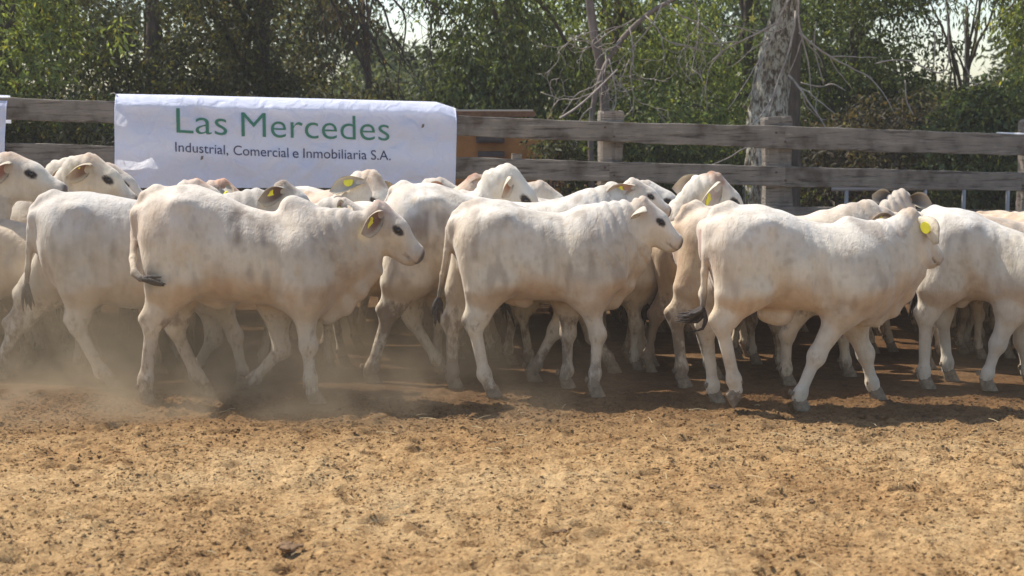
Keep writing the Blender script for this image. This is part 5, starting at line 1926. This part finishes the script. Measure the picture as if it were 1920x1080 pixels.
# ---- far wood, one dark mass of leaves with gaps where the sky shows
rw = np.random.default_rng(77)
n = 3600
xs = rw.uniform(-16, 16, n)
ys = rw.uniform(27, 34, n)
pxs = xs / ys * F_PX + 960
prof = np.interp(pxs, [-800, 0, 300, 560, 640, 700, 745, 800, 850, 900, 1000, 1300, 1560, 1640, 1690, 1760, 1830, 1870, 1960, 2600],
                 [5, 5.5, 5.5, 5.0, 4.3, 3.3, 2.75, 2.8, 2.6, 3.5, 4.8, 5.5, 4.4, 2.7, 2.2, 2.0, 1.8, 2.4, 4.5, 5])
zs = rw.random(n) ** 0.85 * (prof + .35 * vnoise(np.stack([xs, ys, 0 * xs], 1), .8, 90))
PC = np.stack([xs, ys, zs], 1)
v, f, c = leaves(PC, 1 + .4 * vnoise(PC, 1.3, 91), 46, .42, .15, (.060, .078, .040), 92, .5)
link('far_wood', new_mesh('far_wood', v, f, MAT_LEAF, False, c), kind='stuff')
# undergrowth along the back of the fence
n = 900
xs = rw.uniform(-7, 7.5, n)
ys = 15.4 + (xs + 4) * .17 + rw.uniform(-.4, 2.4, n)
PC = np.stack([xs, ys, rw.random(n) * .75], 1)
v, f, c = leaves(PC, 1 + .4 * vnoise(PC, .9, 93), 44, .2, .085, (.075, .088, .036), 94, -.2, wr=.2)
v[:, 2] = np.maximum(v[:, 2], 0.01)
link('undergrowth', new_mesh('undergrowth', v, f, MAT_LEAF, False, c), kind='stuff')

# ------------------------------------------------------------------ the big lichened trunk
def lichen_bark():
    m, n, b, out = mat_new('lichened_bark')
    b.inputs['Roughness'].default_value = 0.95
    b.inputs['Specular IOR Level'].default_value = 0.1
    tc = nd(n, 'ShaderNodeTexCoord')
    mp = nd(n, 'ShaderNodeMapping')
    mp.inputs['Scale'].default_value = (1, 1, .42)
    n.links.new(tc.outputs['Object'], mp.inputs[0])
    v = nd(n, 'ShaderNodeTexNoise', i_Scale=25.0, i_Detail=6.0, i_Roughness=0.7, i_Distortion=.3)
    n.links.new(mp.outputs[0], v.inputs['Vector'])
    r = ramp(n, [(0.40, (0.10, 0.078, 0.056)), (0.48, (0.28, 0.24, 0.185)), (0.55, (0.56, 0.53, 0.43)), (0.70, (0.68, 0.65, 0.54))])
    n.links.new(v.outputs['Fac'], r.inputs[0])
    v2 = nd(n, 'ShaderNodeTexNoise', i_Scale=3.5, i_Detail=3.0)
    n.links.new(tc.outputs['Object'], v2.inputs['Vector'])
    r2 = ramp(n, [(0.36, (0.6, 0.55, 0.48)), (0.55, (1, 1, 1))])
    n.links.new(v2.outputs['Fac'], r2.inputs[0])
    mx = nd(n, 'ShaderNodeMix', data_type='RGBA', blend_type='MULTIPLY')
    mx.inputs[0].default_value = 1
    n.links.new(r.outputs[0], mx.inputs[6])
    n.links.new(r2.outputs[0], mx.inputs[7])
    n.links.new(mx.outputs[2], b.inputs['Base Color'])
    bp = nd(n, 'ShaderNodeBump', i_Strength=1.0, i_Distance=0.035)
    n.links.new(v.outputs['Fac'], bp.inputs['Height'])
    n.links.new(bp.outputs[0], b.inputs['Normal'])
    return m


MAT_LICHEN = lichen_bark()


def path3(pts, Y):
    return np.array([at_depth(p[0], p[1], Y + (p[2] if len(p) > 2 else 0)) for p in pts])


def smooth_path(P, n):
    P = np.asarray(P, float)
    t = np.linspace(0, len(P) - 1, n)
    Q = np.stack([np.interp(t, np.arange(len(P)), P[:, i]) for i in range(3)], 1)
    for _ in range(2):
        Q[1:-1] = (Q[:-2] + 2 * Q[1:-1] + Q[2:]) / 4
    return Q


YT = 15.9
base = at_depth(1436, 392, YT)
big = empty('trunk_tree', (base[0], base[1], 0), 'big leaning tree with pale lichened bark standing behind the thick fence post', 'tree', 'trees and shrubs behind the fence')
org = np.array([base[0], base[1], 0])
mb = MB()
c = path3([(1428, 470), (1431, 392), (1435, 300), (1440, 210), (1450, 120), (1462, 50), (1484, -30), (1500, -160), (1515, -320)], YT) - org
c = np.concatenate([[[c[0, 0] - .02, 0, -.2]], c])
mb.tube(smooth_path(c, 26), np.interp(np.linspace(0, 1, 26), [0, .15, .3, .5, .62, .8, 1], [.28, .24, .22, .19, .15, .12, .10]), 16, .045)
mb.build('trunk', MAT_LICHEN, big)
mb = MB()
c = path3([(1474, 470, .12), (1472, 300, .12), (1473, 180, .12), (1478, 60, .1), (1476, -60, .1), (1440, -220, .1)], YT) - org
mb.tube(smooth_path(c, 18), np.linspace(.17, .11, 18), 12, .05)
mb.build('dark_stem', MAT_BARK, big)


def twig_tree(mb, P0, D0, L, r0, depth, rr, curl=.35, kids=3, n=9, drop=.25):
    P = [np.array(P0, float)]
    d = np.array(D0, float)
    d /= np.linalg.norm(d)
    ax = rr.normal(0, 1, 3)
    ax[1] *= .4
    for i in range(n):
        d = d + rr.normal(0, curl * .32, 3) + np.cross(ax, d) * curl * .12 + np.array([0, 0, -drop * .10])
        d[1] *= .85
        d /= np.linalg.norm(d)
        P.append(P[-1] + d * L / n)
    P = np.array(P)
    mb.tube(P, np.linspace(r0, r0 * .45, len(P)), 5)
    if depth > 0:
        for q in range(kids):
            k = rr.integers(2, len(P) - 1)
            dd = P[k] - P[k - 1]
            dd = dd / np.linalg.norm(dd) + rr.normal(0, .65, 3) * [1, .5, 1]
            twig_tree(mb, P[k], dd, L * rr.uniform(.4, .7), r0 * .6, depth - 1, rr, curl * 1.25, kids, n, drop)


rr = np.random.default_rng(5)
mb = MB()
for (px, py, dx, dz, L_) in ((1483, -10, -.35, -.6, 1.0), (1495, -20, .12, -1, 1.1), (1470, 40, -.9, -.1, .9), (1498, 60, .5, -.6, .9), (1478, 140, .55, -.7, .7), (1492, 20, -.1, -1, 1.5), (1440, -20, -1, .05, 1.3)):
    p = at_depth(px, py, YT - .28) - org
    twig_tree(mb, p, (dx, -.1, dz), L_, .013, 1, rr, .35, 3)
mb.build('bare_twigs', MAT_TWIG, big)
# crown of the big tree, mostly above the frame
P = np.concatenate([crown_points(((.3, .3, 4.7), (2.6, 1.7, 1.2)), 330, 400), crown_points(((-.5, .2, 3.55), (1.5, .9, .45)), 40, 401)])
v, f, cc = leaves(P, 1 + .4 * vnoise(P, .6, 402), 52, .3, .095, G['light'], 403, .7)
link('crown', new_mesh('crown', v, f, MAT_LEAF, False, cc), big)

# ------------------------------------------------------------------ thin bare tree left of the squared post
YB = 15.6
b0 = at_depth(1128, 400, YB)
org = np.array([b0[0], b0[1], 0])
bare = empty('bare_tree', (b0[0], b0[1], 0), 'thin bare tree with curling grey branches behind the squared post', 'tree', 'trees and shrubs behind the fence')
mb = MB()
c = path3([(1136, 420), (1134, 300), (1136, 200), (1126, 120), (1108, 40), (1102, -40), (1098, -150)], YB) - org
c = np.concatenate([[[c[0, 0], 0, -.15]], c])
mb.tube(smooth_path(c, 20), np.linspace(.062, .034, 20), 8, .06)
c = path3([(1112, 420), (1108, 300), (1106, 240), (1115, 170), (1148, 90), (1210, 25), (1262, 0), (1330, -40)], YB - .1) - org
c = np.concatenate([[[c[0, 0], -.1, -.15]], c])
mb.tube(smooth_path(c, 22), np.linspace(.032, .022, 22), 7, .06)
mb.build('trunk', simple_mat('grey_bark', (.17, .14, .12), .9, .15, .4, 12, .008, (1, 1, .4)), bare)
rr = np.random.default_rng(11)
mb = MB()
for (px, py, dx, dz, L_, r_) in ((1190, 35, -.9, -.5, .65, .011), (1240, 10, -.7, -.9, .8, .011), (1165, 75, -.8, -.2, .55, .010), (1148, 95, -1, .1, .5, .010), (1180, 50, .2, -1, .9, .011),
                                 (1130, 150, -.6, -.8, .6, .010), (1120, 170, -.9, -.4, .6, .010), (1210, 30, .7, -.5, .8, .010), (1142, 110, .5, -.8, .8, .010), (1108, 60, -1, -.1, .45, .008),
                                 (1250, 5, .8, -.7, .9, .010), (1112, 200, -.8, -.7, .5, .009), (1115, 130, .7, -.2, .6, .009), (1290, -15, .5, -.8, .9, .009)):
    p = at_depth(px, py, YB - .12) - org
    twig_tree(mb, p, (dx, -.15, dz), L_, r_ * .8, 2, rr, .62, 3, drop=.5)
mb.build('branches', MAT_TWIG, bare)
# broken pale stick leaning down to the rail
mb = MB()
mb.tube(smooth_path(path3([(1158, 130), (1110, 178), (1078, 205), (1050, 222)], YB - .5), 10), np.linspace(.008, .012, 10), 6)
o = mb.build('leaning_stick', MAT_TWIG, None)
o['label'] = 'pale broken stick leaning down to the top rail left of the squared post'
o['category'] = 'branch'

# ------------------------------------------------------------------ dark hanging branches over the left sky gap
h0 = at_depth(520, -120, 17.2)
org = np.array([h0[0], h0[1], 0])
hang = empty('hanging_tree', (h0[0], h0[1], 0), 'dark tree whose thin branches hang across the left sky gap', 'tree', 'trees and shrubs behind the fence')
mb = MB()
c = path3([(496, 420), (492, 250), (488, 100), (486, 0), (500, -120), (540, -220)], 18.3) - org
c = np.concatenate([[[c[0, 0], 0, -.15]], c])
mb.tube(smooth_path(c, 16), np.linspace(.10, .07, 16), 10, .05)
mb.build('trunk', MAT_BARK, hang)
mb = MB()
rr = np.random.default_rng(21)
for pts, r_ in (([(505, -140), (620, -40), (668, 30), (700, 70), (722, 120), (738, 190)], .022), ([(620, -60), (720, 0), (730, 60), (752, 88), (760, 120)], .016),
                ([(640, -70), (760, 10), (762, 60), (750, 110), (745, 180)], .014), ([(700, -80), (800, 0), (832, 22), (860, 50)], .014),
                ([(560, -100), (640, 30), (672, 110), (704, 170), (712, 190)], .012), ([(760, -60), (812, 30), (806, 90), (808, 110)], .010), ([(520, -120), (600, 0), (608, 60), (640, 130)], .012)):
    P_ = smooth_path(path3(pts, 16.6 + rr.uniform(-.3, .3)) - org, 14)
    mb.tube(P_, np.linspace(r_, r_ * .4, 14), 6)
    for q in range(5):
        k = rr.integers(3, 13)
        twig_tree(mb, P_[k], (rr.normal(0, .5), rr.normal(0, .3), -1), rr.uniform(.3, .7), r_ * .35, 1, rr, .3, 2)
mb.build('branches', MAT_DTWIG, hang)
# hanging vines at right
mb = MB()
rr = np.random.default_rng(31)
for pts in ([(1805, 20), (1812, 90), (1806, 120), (1822, 150), (1832, 162)], [(1776, 30), (1780, 100), (1778, 128), (1765, 142), (1740, 130), (1722, 122)], [(1530, 40), (1525, 90), (1534, 120), (1544, 158)],
            [(1640, 120), (1665, 113), (1705, 112), (1735, 128)], [(1500, 155), (1540, 165), (1560, 155), (1585, 170)], [(1697, 150), (1699, 190), (1712, 215)], [(1753, 60), (1752, 100), (1750, 128)]):
    mb.tube(smooth_path(path3(pts, 16.4 + rr.uniform(-.3, .3)), 12), .008, 5)
o = mb.build('hanging_vine', MAT_TWIG, None)
o['kind'] = 'stuff'
o['label'] = 'pale bare vines hanging among the foliage at right'
# small yellow flower
fl = MB()
cfl = at_depth(1410, 35, 16.2)
for k in range(5):
    a = k / 5 * 6.283
    d1 = np.array([math.cos(a), -.25, math.sin(a)])
    d2 = np.array([-math.sin(a), 0, math.cos(a)])
    fl.add([cfl, cfl + d1 * .025 + d2 * .014, cfl + d1 * .042, cfl + d1 * .025 - d2 * .014], [(0, 1, 2, 3)])
fl.tube([cfl, cfl + [0.02, .05, .15]], .003, 4)
o = fl.build('flower', simple_mat('yellow_petal', (.75, .68, .15), .6), None, False)
o['label'] = 'small yellow flower high in front of the big trunk\'s foliage'
o['category'] = 'flower'
# ================================================================== dust in the air
def volume_box(name, lo, hi):
    mb = MB()
    lo, hi = np.array(lo, float), np.array(hi, float)
    c = (lo + hi) / 2
    mb.box(tuple(lo - c), tuple(hi - c))
    m = bpy.data.materials.new(name)
    m.use_nodes = True
    n = m.node_tree
    n.nodes.clear()
    out = n.nodes.new('ShaderNodeOutputMaterial')
    pv = n.nodes.new('ShaderNodeVolumePrincipled')
    n.links.new(pv.outputs[0], out.inputs['Volume'])
    me = new_mesh(name, np.concatenate(mb.V), mb.F, m, False)
    o = link(name, me, None, tuple(c), kind='stuff')
    return o, n, pv


def V_(n, op, a, b=None, c=None):
    x = n.nodes.new('ShaderNodeMath')
    x.operation = op
    for i, v in enumerate((a, b, c)):
        if v is None:
            continue
        if isinstance(v, (int, float)):
            x.inputs[i].default_value = v
        else:
            n.links.new(v, x.inputs[i])
    return x.outputs[0]


o, n, pv = volume_box('dust_cloud', (-5.2, 7.9, -0.02), (4.6, 12.2, 1.35))
pv.inputs['Color'].default_value = (0.60, 0.49, 0.34, 1)
pv.inputs['Anisotropy'].default_value = 0.2
geo = nd(n, 'ShaderNodeNewGeometry')
sep = nd(n, 'ShaderNodeSeparateXYZ')
n.links.new(geo.outputs['Position'], sep.inputs[0])
x, y, z = sep.outputs


def mrange(src, a, b):
    q = nd(n, 'ShaderNodeMapRange', interpolation_type='SMOOTHSTEP')
    q.inputs['From Min'].default_value = a
    q.inputs['From Max'].default_value = b
    n.links.new(src, q.inputs['Value'])
    return q.outputs[0]


zp = V_(n, 'MAXIMUM', z, 0.0)
hug = V_(n, 'MULTIPLY', V_(n, 'EXPONENT', V_(n, 'MULTIPLY', zp, -6.5)), 1.9)
hi_ = V_(n, 'MULTIPLY', V_(n, 'EXPONENT', V_(n, 'MULTIPLY', zp, -1.6)), 0.42)
nz = nd(n, 'ShaderNodeTexNoise', i_Scale=2.1, i_Detail=4.0, i_Roughness=0.6)
n.links.new(geo.outputs['Position'], nz.inputs['Vector'])
nn = V_(n, 'MULTIPLY', mrange(nz.outputs['Fac'], 0.36, 0.66), 1.5)
fx = V_(n, 'MULTIPLY', V_(n, 'ADD', V_(n, 'MULTIPLY', mrange(x, 1.2, -2.4), 0.95), 0.05), V_(n, 'MULTIPLY', mrange(x, -5.2, -4.9), mrange(x, 4.55, 3.6)))
fy = V_(n, 'MULTIPLY', mrange(y, 7.95, 8.55), mrange(y, 12.15, 11.2))
fz = mrange(z, 1.33, 0.7)
dens = V_(n, 'MULTIPLY', V_(n, 'MULTIPLY', V_(n, 'MULTIPLY', V_(n, 'ADD', hug, hi_), nn), V_(n, 'MULTIPLY', fx, fy)), fz)
n.links.new(dens, pv.inputs['Density'])

# thin air haze that lifts the shade of the trees
o, n, pv = volume_box('haze', (-60, -3, -1.2), (60, 60, 9.5))
pv.inputs['Color'].default_value = (0.93, 0.93, 0.95, 1)
pv.inputs['Density'].default_value = 0.0012
